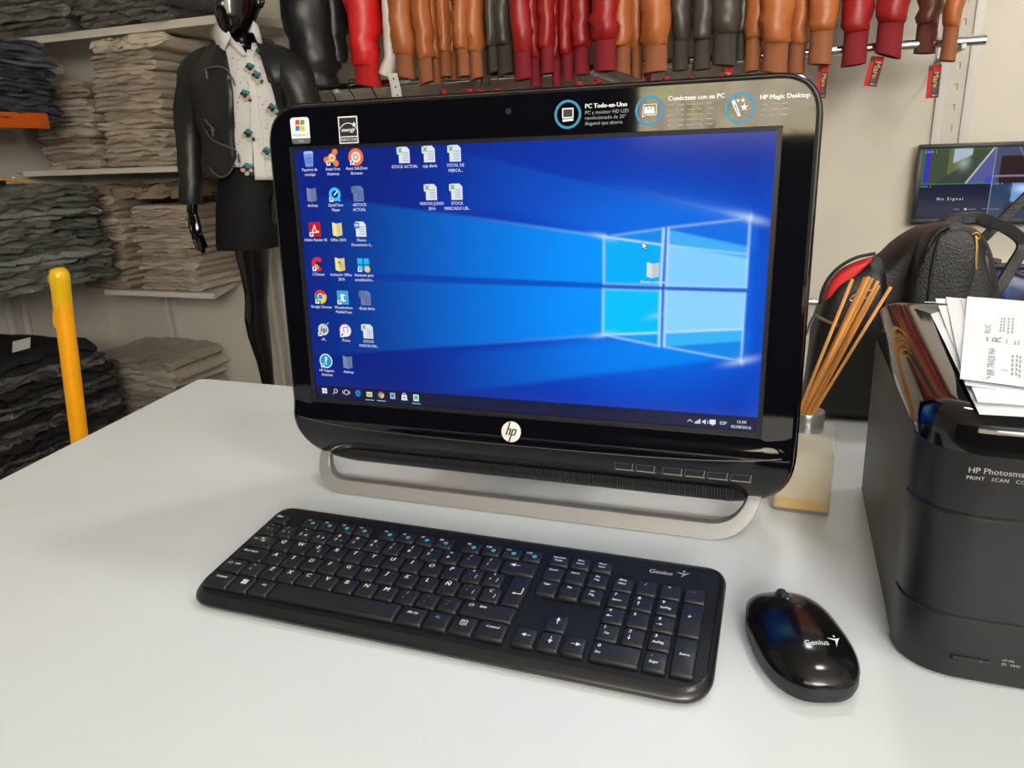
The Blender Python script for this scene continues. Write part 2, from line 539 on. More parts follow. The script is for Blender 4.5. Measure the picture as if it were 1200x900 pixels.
# ---------------------------------------------------------------- all-in-one computer
AIO_O = Vector((0.003366, 0.730182, 0.238312))
AIO_YAW, AIO_TILT = -0.334988, 0.045496
MM = 0.001
def make_aio():
    ex = Vector((math.cos(AIO_YAW), math.sin(AIO_YAW), 0))
    ez = Vector((-math.sin(AIO_YAW) * math.sin(AIO_TILT), math.cos(AIO_YAW) * math.sin(AIO_TILT), math.cos(AIO_TILT)))
    ey = ez.cross(ex)
    BASE = 0.2385
    loc = AIO_O - ez * BASE
    root = empty('desktop_computer', (0, 0, 0))
    root.matrix_world = Matrix((ex, ey, ez)).transposed().to_4x4()
    root.location = loc
    tag(root, 'black all-in-one desktop computer with lit blue screen on silver foot frame', 'computer')
    P = lambda x, y, off=0.0: (x * MM, -off, y * MM + BASE)      # millimetres in the screen plane, off = metres towards the viewer

    def relief(y):            # depth of the front: flat glass, a shallow chin ridge, then a lip that curls back
        if y > -141:
            return 0.0
        if y > -159:
            t = (-141 - y) / 18
            return 0.0034 * (3 * t * t - 2 * t ** 3)
        t = (-159 - y) / 60
        return 0.0034 - 0.030 * t ** 1.9
    outer = rpoly([(-271, -219, 66), (275, -219, 62), (273, 180, 34), (-270, 180, 40)], 14)
    # a denser loop so that the hole and the rim pair up
    def resample(loop, n):
        L = [0.0]
        for i in range(len(loop)):
            L.append(L[-1] + (loop[(i + 1) % len(loop)] - loop[i]).length)
        out = []
        for k in range(n):
            s = L[-1] * k / n
            i = max(j for j in range(len(loop)) if L[j] <= s)
            t = (s - L[i]) / max(L[i + 1] - L[i], 1e-9)
            out.append(loop[i].lerp(loop[(i + 1) % len(loop)], t))
        return out
    N = 240
    outer = resample(outer, N)
    HX, HY, HR = 243.0, 138.0, 4.0
    hole = []
    for p in outer:                     # pair each rim point with the hole edge on the ray from the centre of the nearest side
        sx = min(max(p.x, -HX), HX) if abs(p.x) < HX else math.copysign(HX, p.x)
        sy = min(max(p.y, -HY), HY) if abs(p.y) < HY else math.copysign(HY, p.y)
        if abs(p.x) < HX and abs(p.y) < HY:
            sx = math.copysign(HX, p.x)
        hole.append(Vector((sx, sy)))
    rim1 = inset(outer, 5)
    rings = []
    back = inset(outer, 16)
    rings.append([P(p.x * .86, p.y * .84 + 4, -0.052) for p in outer])
    rings.append([P(p.x, p.y, -0.046) for p in inset(outer, 22)])
    rings.append([P(p.x, p.y, -0.020 + min(0, relief(p.y))) for p in inset(outer, 5)])
    rings.append([P(p.x, p.y, -0.012 + min(0, relief(p.y))) for p in outer])
    body = loft(rings, True, False)
    obj('back_shell', body, M_BLACK, root)
    fr = [[P(p.x, p.y, -0.012 + min(0, relief(p.y))) for p in outer],
          [P(p.x, p.y, -0.006 + min(0, relief(p.y))) for p in inset(outer, .6)],
          [P(p.x, p.y, -0.0018 + relief(p.y)) for p in inset(outer, 2.4)],
          [P(p.x, p.y, relief(p.y)) for p in rim1]]
    K = 16
    for k in range(1, K + 1):
        t = k / K
        row = []
        for a, b in zip(rim1, hole):
            q = a.lerp(b, t)
            row.append(P(q.x, q.y, relief(q.y)))
        fr.append(row)
    fr.append([P(p.x, p.y, -0.004) for p in hole])
    obj('bezel', loft(fr, False, False), M_GLOSS, root, angle=30)
    # chrome-grey edge line around the glass
    obj('edge_trim', tube([P(p.x, p.y, -0.0095 + min(0, relief(p.y))) for p in outer + outer[:1]], 0.0011, 6), mat('smoked_trim', (70, 70, 76), 0.15, metal=1.0), root)
    # matt inner frame and the display
    hx, hy = 238.3, 134.05
    inner = [(-hx, -hy), (hx, -hy), (hx, hy), (-hx, hy)]
    out_ = [(-HX, -HY), (HX, -HY), (HX, HY), (-HX, HY)]
    vf = loft([[P(x, y, -0.0012) for x, y in out_], [P(x, y, -0.0015) for x, y in inner], [P(x, y, -0.0038) for x, y in inner]], False, False)
    obj('screen_frame', vf, mat('matt_frame', (26, 26, 32), 0.35), root, smooth=False)
    disp = make_display(root, P, hx, hy)

    # seam of the glass over the lower lip
    pts = []
    for k in range(41):
        x = -262 + 524 * k / 40
        y = -164 - 4.0 * math.cos(math.pi * x / 540) + (8 * (abs(x) / 262) ** 6)
        pts.append(P(x, y, relief(y) + 0.0002))
    obj('glass_seam', tube(pts, 0.0006, 6), mat('seam_metal', (120, 118, 116), 0.25, metal=0.9), root)
    # speaker grille: ribs along the curled lip
    ribs = []
    for k in range(150):
        x = -205 + 425 * k / 149
        y0, y1 = -195.5, -214.5
        a = [P(x + dx, y, relief(y) + h) for dx, y, h in ((-.7, y0, 0.0), (.7, y0, 0.0), (.7, (y0 + y1) / 2, 0.0009), (-.7, (y0 + y1) / 2, 0.0009), (.7, y1, 0.0), (-.7, y1, 0.0))]
        ribs.append((a, [(0, 1, 2, 3), (3, 2, 4, 5)]))
    obj('speaker_grille', joinvf(ribs), mat('grille_rib', (40, 40, 44), .4), root, smooth=False, fix=False)
    # touch keys on the lip
    for k in range(6):
        x0 = 106 + 21.5 * k + (5 if k > 1 else 0)
        pr = Print(lambda x, y, h: P(x, y, relief(y) + 0.0003 + h))
        col = (130, 124, 118)
        pr.line([(x0, -176.5), (x0 + 18, -176.5)], .5, (74, 74, 84))
        pr.line([(x0, -184.5), (x0 + 18, -184.5)], 1.6, col)
        pr.line([(x0, -176.5), (x0 - 1.5, -184.5)], .5, (74, 74, 84))
        pr.line([(x0 + 18, -176.5), (x0 + 16.5, -184.5)], .7, col)
        pr.build('touch_key', M_PRINT, root)
    # round badge
    bx, by = -3.0, -153.2
    br = relief(by)
    tl = (relief(by - 8) - relief(by + 8)) / 16 * 1000
    R_ = lambda x, y, h: P(x, y, br + 0.0008 - tl * (y - by) * MM + h)
    n = 40
    bad = loft([[R_(bx + 10.6 * math.cos(2 * math.pi * k / n), by + 10.6 * math.sin(2 * math.pi * k / n), -0.0022) for k in range(n)],
                [R_(bx + 10.6 * math.cos(2 * math.pi * k / n), by + 10.6 * math.sin(2 * math.pi * k / n), -0.0002) for k in range(n)],
                [R_(bx + 10.2 * math.cos(2 * math.pi * k / n), by + 10.2 * math.sin(2 * math.pi * k / n), 0.0) for k in range(n)]])
    badge = obj('badge', bad, mat('badge_silver', (222, 218, 208), 0.4), root)
    badge['label'] = 'round silver hp badge under the screen'
    pr = Print(lambda x, y, h: R_(x, y, h + 0.00015))
    dk = (38, 34, 38)
    sl = lambda x, y: (bx + x + 0.30 * y, by + y)
    def stroke(x0, y0, x1, y1, w=1.7):
        pr.poly([sl(x0 - w / 2, y0), sl(x0 + w / 2, y0), sl(x1 + w / 2, y1), sl(x1 - w / 2, y1)], dk)
    stroke(-4.3, -3.4, -4.3, 10.2)                 # h stem up to the rim
    stroke(-1.0, -3.4, -1.0, 2.6)
    pr.poly([sl(-4.6, 2.2), sl(-.4, 2.2), sl(-.4, 3.5), sl(-4.6, 3.5)], dk)
    stroke(1.3, -10.2, 1.3, 3.4)                   # p stem down to the rim
    stroke(4.9, -2.4, 4.9, 2.6)
    pr.poly([sl(1.0, 2.2), sl(5.4, 2.2), sl(5.2, 3.5), sl(1.0, 3.5)], dk)
    pr.poly([sl(1.0, -3.5), sl(5.2, -3.5), sl(5.4, -2.2), sl(1.0, -2.2)], dk)
    pr.build('badge_letters', M_PRINT, badge)

    # stickers on the upper bezel
    F0 = lambda x, y, h: P(x, y, 0.0003 + h)
    pr = Print(F0)
    cx, cy = -227.2, 153.6
    out = rpoly([(cx - 11, cy - 13, 3), (cx + 11, cy - 13, 3), (cx + 11.4, cy + 12.5, 3.5), (cx - 11.4, cy + 12.5, 3.5)], 5)
    pr.poly(out, (226, 228, 230))
    pr.poly(rpoly([(cx - 11, cy - 13.3, 3), (cx + 11, cy - 13.3, 3), (cx + 11.2, cy - 8, 0), (cx - 11.2, cy - 8, 0)], 5), (92, 94, 100))
    for (x, y, c) in ((-5.2, 5.2, (214, 62, 40)), (.6, 5.0, (92, 160, 60)), (-5.6, -.6, (40, 110, 200)), (.2, -.9, (240, 180, 40))):
        pr.poly([(cx + x, cy + y - .5), (cx + x + 2.6, cy + y + .5), (cx + x + 5, cy + y), (cx + x + 5.3, cy + y + 4.6), (cx + x + 2.8, cy + y + 5.2), (cx + x + .4, cy + y + 4.5)], c)
    pr.text('Windows 7', cx, cy - 4.7, 4.0, (70, 90, 130))
    pr.text('Home', cx, cy - 10.6, 2.6, (210, 210, 212))
    s = pr.build('licence_sticker', M_PRINT, root)
    s['label'] = 'small white Windows 7 sticker with four-colour flag'
    pr = Print(F0)
    cx, cy = -171, 151.5
    pr.rect(cx - 11, cy - 13, cx + 11, cy + 13, (222, 222, 222))
    pr.rect(cx - 9.8, cy - 6.0, cx + 9.8, cy + 11.8, (16, 16, 20))
    pr.ring(cx, cy - 4, 10.2, 11.0, (222, 222, 222), 24, 0.5, 2.64)
    pr.text('energy', cx - .5, cy + .2, 5.6, (230, 230, 230), 0.02, 0.35)
    pr.poly([(cx + 7 + (3 if k % 2 == 0 else 1.2) * math.cos(math.pi / 2 + k * math.pi / 5), cy + 5 + (3 if k % 2 == 0 else 1.2) * math.sin(math.pi / 2 + k * math.pi / 5)) for k in range(10)], (230, 230, 230))
    pr.rect(cx - 9.8, cy - 11.8, cx + 9.8, cy - 7.0, (30, 30, 34))
    pr.text('ENERGY STAR', cx, cy - 9.4, 3.0, (225, 225, 225), 0.01)
    s = pr.build('energy_sticker', M_PRINT, root)
    s['label'] = 'black and white square energy rating sticker'
    # printed feature strip
    pr = Print(lambda x, y, h: P(x, y, 0.0002 + h))
    blue = (38, 128, 168)
    white = (232, 232, 232)
    dim = (150, 152, 158)
    for (cx, cy) in ((57, 155.5), (131, 155.4), (207.5, 153.6)):
        pr.ring(cx, cy, 10.3, 12.6, blue, 36)
    cx, cy = 57, 155.5
    pr.rect(cx - 5.2, cy - 3.2, cx + 5.4, cy + 5.4, white)
    pr.rect(cx - 4.2, cy - 2.2, cx + 4.4, cy + 4.4, (40, 42, 46))
    pr.poly([(cx - 4.6, cy - 6.2), (cx + 5.2, cy - 5.6), (cx + 5.4, cy - 4), (cx - 5, cy - 4)], white)
    cx, cy = 131, 155.4
    pr.line([(cx - 6, cy - 5), (cx - 5, cy + 5), (cx + 6, cy + 5), (cx + 6, cy - 4), (cx - 3, cy - 4), (cx - 6, cy - 5.5)], .5, white)
    for dx in (-3, 0, 3):
        pr.disc(cx + dx, cy + 2.2 - abs(dx) * .1, 1.2, white, 10)
        pr.poly([(cx + dx - 1.7, cy - 2.8), (cx + dx + 1.7, cy - 2.8), (cx + dx + 1.2, cy + .8), (cx + dx - 1.2, cy + .8)], white)
    cx, cy = 207.5, 153.6
    pr.poly([(cx - 7.4, cy + 5.6), (cx - 5, cy + 7), (cx + .8, cy - 6), (cx - 1.2, cy - 7)], white)
    pr.poly([(cx - 5.0, cy + 2.6), (cx - 4.2, cy + 3.0), (cx - .4, cy - 5.4), (cx - 1.0, cy - 5.6)], (60, 60, 70))
    for (dx, dy, r) in ((-2, 6, 1.4), (2, 6, 1.9), (3.4, .4, 3.2)):
        pr.poly([(cx + dx + (r if k % 2 == 0 else r * .42) * math.cos(math.pi / 2 + k * math.pi / 5), cy + dy + (r if k % 2 == 0 else r * .42) * math.sin(math.pi / 2 + k * math.pi / 5)) for k in range(10)], white)
    pr.text('PC Todo-en-Uno', 73, 161.5, 5.4, white, 0.025, 0, 'LEFT')
    for k, t in enumerate(('PC y monitor HD LED', 'revolucionado de 20"', 'diagonal que ahorra')):
        pr.text(t, 73, 156 - 4.6 * k, 4.3, dim, 0, 0, 'LEFT')
    pr.text('Conéctese con su PC', 147, 164, 5.4, white, 0.025, 0, 'LEFT')
    pr.text('HP Magic Desktop', 223, 161, 5.2, white, 0.025, 0, 'LEFT')
    for k in range(5):                # fine print too small to read
        for j in range(5):
            pr.rect(147 + 8.2 * j, 158.2 - 4.2 * k, 147 + 8.2 * j + 5 + (j * 7 + k * 3) % 3, 159.2 - 4.2 * k, (138, 138, 138))
    for k in range(3):
        for j in range(3):
            pr.rect(224 + 8.2 * j, 155.0 - 4.4 * k, 224 + 8.2 * j + 5 + (j * 5 + k * 3) % 3, 156 - 4.4 * k, (138, 138, 138))
    pr.build('feature_print', M_PRINT, root)
    # webcam dot
    pr = Print(F0)
    pr.ring(0, 161, 2.0, 2.8, (30, 30, 34))
    pr.disc(0, 161, 1.6, (4, 4, 10))
    pr.build('webcam', M_PRINT, root)

    # silver foot: a wide U of flat bar that leans forward from behind the lip down to the counter
    path = rpoly([(-250, -150, 0), (-245, -238.2, 44), (243, -238.2, 48), (256, -150, 0)], 12)
    lean = lambda y: -0.020 + 0.042 * min(max((-196 - y) / 42, 0), 1)
    ring_list = []
    for i, p in enumerate(path):
        t = (path[min(i + 1, len(path) - 1)] - path[max(i - 1, 0)]).normalized()
        nrm = Vector((-t.y, t.x))
        sec = []
        for (s_, off) in ((0.06, -0.010), (0, -0.009), (0, -0.0014), (0.06, 0.0), (0.5, 0.0003), (0.94, 0.0), (1, -0.0014), (1, -0.009), (0.94, -0.010)):
            q = p + nrm * (12.5 * s_)
            sec.append(P(q.x, q.y, off + lean(q.y)))
        ring_list.append(sec)
    obj('foot_frame', loft(ring_list), M_ALU, root, angle=24)
    # rear prop
    prop = rbox(-0.09, 0.09, 0.0, 0.008, 0, 0.26, 0.003)
    pm = Matrix.Translation((0, 0.135, 0.0085)) @ Matrix.Rotation(0.36, 4, 'X')
    obj('rear_prop', xf(prop, pm), M_BLACK, root)
    return root

def make_display(root, P, hx, hy):
    # wallpaper: light streaming through a four-pane window, as one finely coloured sheet
    NX, NY = 380, 214
    uu, vv = np.meshgrid(np.linspace(0, 1, NX + 1), np.linspace(0, 1, NY + 1))
    A = 476.6 / 268.1
    def L3(r, g, b):
        return np.array(lin(r, g, b)[:3])
    def mix(a, b, t):
        return a * (1 - t)[..., None] + b * t[..., None]
    def sst(a, b, x):
        t = np.clip((x - a) / (b - a), 0, 1)
        return t * t * (3 - 2 * t)
    img = np.zeros(uu.shape + (3,))
    d = np.sqrt(((uu - .80) * A) ** 2 + ((vv - .52) * 1.25) ** 2)
    img[:] = L3(10, 34, 128)
    img = mix(img, L3(6, 62, 190), 1 - sst(.35, 1.25, d))
    img = mix(img, L3(0, 116, 244), 1 - sst(.05, .62, d))
    # light shaft towards the left
    yu = .329 + (uu - .691) * (.329 - .203) / (.691 - .184)
    yl = .678 + (uu - .691) * (.678 - .7885) / (.691 - .17)
    inside = sst(-.008, .012, vv - yu) * sst(-.008, .012, yl - vv) * (1 - sst(.69, .72, uu))
    amt = inside * np.clip((uu + .05) / .74, 0, 1) ** 1.8
    img = mix(img, L3(0, 148, 255), np.clip(amt * 1.05, 0, 1))
    edge = np.exp(-((vv - yu) / .006) ** 2) * np.clip((uu - .25) / .45, 0, 1) ** 2 * (uu < .70)
    edge2 = np.exp(-((vv - yl) / .006) ** 2) * np.clip((uu - .25) / .45, 0, 1) ** 2 * (uu < .70)
    img = mix(img, L3(110, 205, 255), np.clip(edge * .6 + edge2 * .45, 0, 1))
    # upper and lower outer shafts
    yt = .2691 + (uu - .9638) * (.2691 - .0366) / (.9638 - .4331)
    yb = .7487 + (uu - .9629) * (.7487 - .92) / (.9629 - .45)
    sh = sst(0, .02, vv - yt) * sst(0, .05, yu - vv) * sst(.25, .9, uu) * (uu < .98)
    img = mix(img, L3(20, 120, 235), np.clip(sh, 0, 1) * .45)
    sh = sst(0, .03, yb - vv) * sst(0, .05, vv - yl) * sst(.25, .9, uu)
    img = mix(img, L3(0, 140, 250), np.clip(sh, 0, 1) * .75 * (1 - sst(.93, 1.0, uu)))
    eg = np.exp(-np.abs(vv - yt) / .012) * np.clip((uu - .6) / .36, 0, 1) ** 2.5 * (uu < .966)
    img = mix(img, L3(120, 190, 255), np.clip(eg, 0, 1) * .5)
    # dark bar of the frame's shadow
    b0 = .4701 + (uu - .162) * (.4955 - .4701) / (.8 - .162)
    b1 = .5003 + (uu - .162) * (.5120 - .5003) / (.8 - .162)
    bar = sst(-.004, .004, vv - b0) * sst(-.004, .004, b1 - vv) * (uu < .966)
    barc = L3(8, 40, 140) * (1 - uu)[..., None] + L3(6, 92, 215) * uu[..., None]
    img = img * (1 - .9 * bar)[..., None] + barc * (.9 * bar)[..., None]
    # darker blue to the right of the panes and in the upper right corner of the wallpaper
    img = mix(img, L3(12, 74, 200), sst(.965, .99, uu) * .7)
    img = mix(img, L3(10, 44, 140), np.clip((uu - .5) / .5, 0, 1) * np.clip((.24 - vv) / .24, 0, 1) * .8)
    # panes
    def inpoly(q):
        r = np.ones(uu.shape)
        n = len(q)
        for i in range(n):
            (x0, y0), (x1, y1) = q[i], q[(i + 1) % n]
            s = ((x1 - x0) * (vv - y0) - (y1 - y0) * (uu - x0)) / math.hypot(x1 - x0, y1 - y0)
            r = r * sst(-.0025, .0025, s)
        return r
    def seg(x0, y0, x1, y1, w):
        px, py = (uu - x0) * A, vv - y0
        dx, dy = (x1 - x0) * A, y1 - y0
        t = np.clip((px * dx + py * dy) / (dx * dx + dy * dy), 0, 1)
        return np.exp(-(((px - t * dx) ** 2 + (py - t * dy) ** 2) / w ** 2))
    UL = [(.691, .329), (.807, .301), (.8045, .495), (.692, .4935)]
    UR = [(.816, .2985), (.9638, .269), (.9640, .496), (.8153, .4963)]
    LL = [(.691, .5116), (.8044, .5127), (.805, .710), (.6913, .678)]
    LR = [(.8148, .5123), (.9635, .5144), (.963, .7487), (.815, .711)]
    img = mix(img, L3(0, 178, 252), inpoly(UL) * .95)
    img = mix(img, L3(20, 120, 230), inpoly(UL) * sst(.01, -.01, vv - (.329 + (uu - .691) * .25)) * .7)
    img = mix(img, L3(20, 112, 228), inpoly(UR) * .9)
    img = mix(img, L3(70, 180, 250), inpoly(UR) * sst(-.006, .006, vv - (.305 + (uu - .816) * .38)) * .9)
    img = mix(img, L3(132, 208, 252), inpoly(UR) * sst(-.006, .006, vv - (.355 + (uu - .816) * .30)))
    img = mix(img, L3(0, 196, 252), inpoly(LL) * .97)
    img = mix(img, L3(10, 150, 240), inpoly(LL) * sst(-.004, .004, vv - (.678 - (uu - .691) * .12)) * .8)
    img = mix(img, L3(140, 212, 252), inpoly(LR))
    img = mix(img, L3(60, 180, 246), inpoly(LR) * sst(-.005, .005, vv - (.66 - (uu - .815) * .13)))
    img = mix(img, L3(20, 135, 235), inpoly(LR) * sst(-.005, .005, vv - (.711 - (uu - .815) * .22)))
    glow = np.zeros(uu.shape)
    for q, ws in ((UL, (.3, 1, .3, .55)), (UR, (.4, .6, .35, .8)), (LL, (.25, .9, .45, .6)), (LR, (.25, .5, .4, .8))):
        for i in range(4):
            (x0, y0), (x1, y1) = q[i], q[(i + 1) % 4]
            glow = np.maximum(glow, ws[i] * seg(x0, y0, x1, y1, .0040))
    for (a, b, c_, d_, s) in ((.691, .329, .806, .356, .9), (.8155, .358, .964, .386, .5), (.692, .678, .804, .662, .8), (.815, .660, .963, .636, .7)):
        glow = np.maximum(glow, s * seg(a, b, c_, d_, .0034))
    for (x, y, w, s) in ((.691, .329, .02, .8), (.9638, .269, .03, .9), (.6913, .678, .02, .7), (.963, .7487, .028, .9), (.80, .60, .02, .35)):
        px, py = (uu - x) * A, (vv - y)
        glow = np.maximum(glow, s * .6 * np.exp(-((px / (w * 1.8)) ** 2 + ((py - .25 * (px if y < .5 else -px)) / (w * .45)) ** 2)))
        glow = np.maximum(glow, s * np.exp(-((px ** 2 + py ** 2) / (w * .45) ** 2)))
    img = mix(img, L3(205, 238, 255), np.clip(glow, 0, 1) * .95)
    # taskbar
    img = mix(img, L3(17, 20, 52), (vv > .9475).astype(float) * .97)

    V = [P(-hx + 2 * hx * a, hy - 2 * hy * b, -0.0030) for a, b in zip(uu.ravel(), vv.ravel())]
    n = NX + 1
    Fc = [(j * n + i, (j + 1) * n + i, (j + 1) * n + i + 1, j * n + i + 1) for j in range(NY) for i in range(NX)]
    me = bpy.data.meshes.new('display')
    me.from_pydata(V, [], Fc)
    ca = me.color_attributes.new('Col', 'FLOAT_COLOR', 'POINT')
    buf = np.ones((uu.size, 4))
    buf[:, :3] = img.reshape(-1, 3)
    ca.data.foreach_set('color', buf.ravel())
    disp = link('display', me, M_GLOW, root)
    disp['label'] = 'lit blue desktop screen with a glowing four-pane window and icons'

    PL = lambda x, y, h: P(x, y, -0.0028 + h)
    W_ = (225, 230, 240)
    cap_col = (214, 222, 240)
    def caption(pr, x, y, lines):
        for k, t in enumerate(lines):
            pr.text(t, x, y - 11.0 - 4.9 * k, 4.3, cap_col, 0.012, sx=.92)
    def shortcut(pr, x, y):
        pr.rect(x - 7, y - 7.5, x - 2.4, y - 3, (235, 238, 245))
        pr.poly([(x - 6, y - 6.6), (x - 4.8, y - 6.4), (x - 3.2, y - 4.4), (x - 3.2, y - 5.6), (x - 2.9, y - 3.6), (x - 5, y - 3.6)], (40, 90, 190))
    def page(pr, x, y, c=(222, 230, 240), green=True):
        pr.poly([(x - 6, y - 7.5), (x + 6, y - 7.5), (x + 6, y + 5), (x + 3, y + 8), (x - 6, y + 8)], c)
        for k in range(4):
            pr.rect(x - 2, y - 5.6 + 2.4 * k, x + 4.8, y - 4.4 + 2.4 * k, tuple(int(t * .82) for t in c))
        if green:
            pr.rect(x - 8, y + 1, x - 1, y + 7.5, (210, 226, 214) if c[0] > 200 else tuple(int(t * .9) for t in c))
            pr.text('X', x - 4.4, y + 4.4, 6, (60, 150, 80) if c[0] > 200 else (90, 130, 150), .04)
    def folder(pr, x, y, c=(240, 226, 160)):
        pr.poly([(x - 6, y - 6), (x - 1, y - 7.5), (x - 1, y + 6), (x - 6, y + 7.5)], c)
        pr.poly([(x - 1, y - 7.5), (x + 5.5, y - 6), (x + 5.5, y + 7), (x - 1, y + 6)], tuple(int(t * .9) for t in c))
    X3 = (-222, -194.2, -166.3)
    ROWS = (125.3, 88.9, 53, 16.3, -19.2, -55.4, -91)
    ghost = (104, 126, 176)
    def icon(x, y, lines, draw):
        pr = Print(PL)
        draw(pr, x, y)
        caption(pr, x, y, lines)
        o = pr.build('desktop_icon', M_GLOW, disp)
        return o
    def d_bin(pr, x, y):
        pr.poly([(x - 4.5, y - 8), (x + 4.5, y - 8), (x + 6, y + 6), (x - 6, y + 6)], (120, 150, 205))
        pr.poly([(x - 6, y + 5), (x + 6, y + 5), (x + 4.5, y + 7.5), (x - 4.5, y + 7.5)], (175, 195, 228))
        pr.ring(x, y - 1.5, 1.8, 3.2, (60, 120, 220), 12)
    def d_avast(pr, x, y):
        for a in (1.0, 3.4, 5.4):
            pr.line([(x, y), (x + 7 * math.cos(a), y + 7 * math.sin(a))], 5, (244, 130, 20))
            pr.disc(x + 7 * math.cos(a), y + 7 * math.sin(a), 3.2, (244, 130, 20), 12)
        pr.disc(x, y, 4.8, (244, 140, 40), 14)
        pr.ring(x, y, 2.0, 3.4, (240, 236, 230), 16)
        shortcut(pr, x, y)
    def d_safe(pr, x, y):
        pr.disc(x, y, 8.6, (240, 120, 50), 24)
        pr.disc(x, y, 5.4, (240, 228, 218), 20)
        pr.ring(x, y, 1.8, 3.2, (190, 150, 130), 14)
        shortcut(pr, x, y)
    def d_qt(pr, x, y):
        pr.ring(x, y, 3.8, 7, (70, 190, 250), 24)
        pr.poly([(x + 2, y - 3), (x + 7, y - 6), (x + 5, y - 7.5), (x, y - 4)], (70, 190, 250))
        pr.line([(x - 1, y - 1), (x + 3, y + 3)], 1.4, (225, 240, 255))
        shortcut(pr, x, y)
    def d_adobe(pr, x, y):
        pr.rect(x - 7, y - 7.5, x + 7, y + 7.5, (206, 22, 24))
        pr.line([(x - 4, y - 4.5), (x, y + 4.5), (x + 1, y - 1), (x + 5, y - 2.5), (x - 3.6, y - 3.4)], 1.2, (250, 235, 235))
        shortcut(pr, x, y)
    def d_cc(pr, x, y):
        pr.ring(x, y, 3, 7.4, (222, 50, 40), 20, .7, 5.4)
        pr.disc(x - 2, y - 3, 3, (235, 150, 110), 10)
        shortcut(pr, x, y)
    def d_act(pr, x, y):
        folder(pr, x, y)
        pr.disc(x + 1, y - 1, 2.6, (190, 200, 60), 10)
        pr.disc(x - 1, y + 2, 1.6, (220, 90, 60), 8)
    def d_asis(pr, x, y):
        for (a, b) in ((-7, .6), (.6, .6), (-7, -6.6), (.6, -6.6)):
            pr.rect(x + a, y + b, x + a + 6.4, y + b + 6.2, (40, 180, 240))
        pr.disc(x + 4.5, y - 4.8, 3.4, (226, 206, 120), 12)
        shortcut(pr, x, y)
    def d_chrome(pr, x, y, s=1.0, sc=True):
        for a0, a1, c in ((.5, 2.6, (220, 60, 46)), (2.6, 4.7, (60, 160, 80)), (4.7, 6.78, (244, 200, 50))):
            pr.ring(x, y, 0.2 * s, 7.6 * s, c, 10, a0, a1)
        pr.disc(x, y, 3.7 * s, (240, 240, 240), 14)
        pr.disc(x, y, 2.9 * s, (66, 133, 244), 14)
        if sc:
            shortcut(pr, x, y)
    def d_tt(pr, x, y):
        pr.rect(x - 7, y - 7.5, x + 7, y + 7.5, (60, 165, 220))
        pr.text('t', x, y + .6, 16, (240, 248, 255), .05)
        shortcut(pr, x, y)
    def d_hp(pr, x, y):
        pr.disc(x, y, 6.6, (205, 208, 205), 20)
        pr.text('hp', x, y, 8, (40, 40, 46), .03, .3)
        pr.line([(x + 3, y + 4.5), (x + 7.5, y + 8)], 1.6, (60, 170, 230))
        shortcut(pr, x, y)
    def d_itunes(pr, x, y):
        pr.disc(x, y, 7.2, (226, 190, 214), 20)
        pr.disc(x, y, 6.2, (244, 240, 246), 20)
        pr.line([(x - 2, y - 3), (x - 2, y + 3.4), (x + 3, y + 4.4), (x + 3, y - 2)], 1.2, (222, 110, 160))
        shortcut(pr, x, y)
    def d_sup(pr, x, y):
        pr.disc(x, y, 8.2, (215, 235, 245), 24)
        pr.disc(x, y, 7.0, (30, 150, 200), 24)
        pr.text('?', x, y + .2, 12, (235, 248, 255), .04)
        shortcut(pr, x, y)
    g_page = lambda pr, x, y: page(pr, x, y, ghost)
    g_fold = lambda pr, x, y: folder(pr, x, y, (118, 134, 176))
    def d_word(pr, x, y):
        page(pr, x, y, (224, 232, 244), False)
        pr.rect(x - 8, y + 1, x - 1.5, y + 7, (60, 110, 190))
        pr.text('W', x - 4.7, y + 4, 5, (240, 245, 255), .03)
    for (c, r, lines, fn) in (
            (0, 0, ('Papelera de', 'reciclaje'), d_bin), (1, 0, ('Avast Free', 'Antivirus'), d_avast), (2, 0, ('Avast SafeZone', 'Browser'), d_safe),
            (0, 1, ('desktop',), g_fold), (1, 1, ('QuickTime', 'Player'), d_qt), (2, 1, ('~$STOCK', 'ACTUAL'), g_page),
            (0, 2, ('Adobe Reader XI',), d_adobe), (1, 2, ('Office 2010',), folder), (2, 2, ('Nuevo', 'Documento d...'), d_word),
            (0, 3, ('CCleaner',), d_cc), (1, 3, ('Activador Office', '2010'), d_act), (2, 3, ('Asistente para', 'actualización...'), d_asis),
            (0, 4, ('Google Chrome',), d_chrome), (1, 4, ('Wondershare', 'MobileTrans'), d_tt), (2, 4, ('~$caja diaria',), g_page),
            (0, 5, ('off...',), d_hp), (1, 5, ('iTunes',), d_itunes), (2, 5, ('STOCK', 'PANTALON...'), page),
            (0, 6, ('HP Support', 'Assistant'), d_sup), (1, 6, ('desktop',), g_fold)):
        icon(X3[c], ROWS[r], lines, fn)
    for (x, y, lines) in ((-111.7, 125.4, ('STOCK ACTUAL',)), (-84.2, 125.4, ('caja diaria',)), (-56.7, 125.2, ('TOTAL DE', 'MERCA...')),
                          (-83.9, 89.1, ('VENTAS JUNIO', '2016')), (-56.4, 89, ('STOCK', 'MERCADO LIB...'))):
        icon(x, y, lines, page)
    icon(137.9, 15.4, ('Nueva carpeta',), lambda pr, x, y: folder(pr, x, y, (214, 226, 236)))
    # pointer
    pr = Print(PL)
    pr.poly([(127, 42), (127, 34.4), (128.8, 36), (130, 33.4), (131.3, 34), (130.2, 36.4), (132.6, 36.6)], (20, 20, 30))
    pr.poly([(127.4, 41), (127.4, 35.4), (128.9, 36.6), (130.2, 34.2), (130.7, 34.4), (129.7, 36.9), (131.6, 37)], (240, 244, 250))
    pr.build('pointer', M_GLOW, disp)
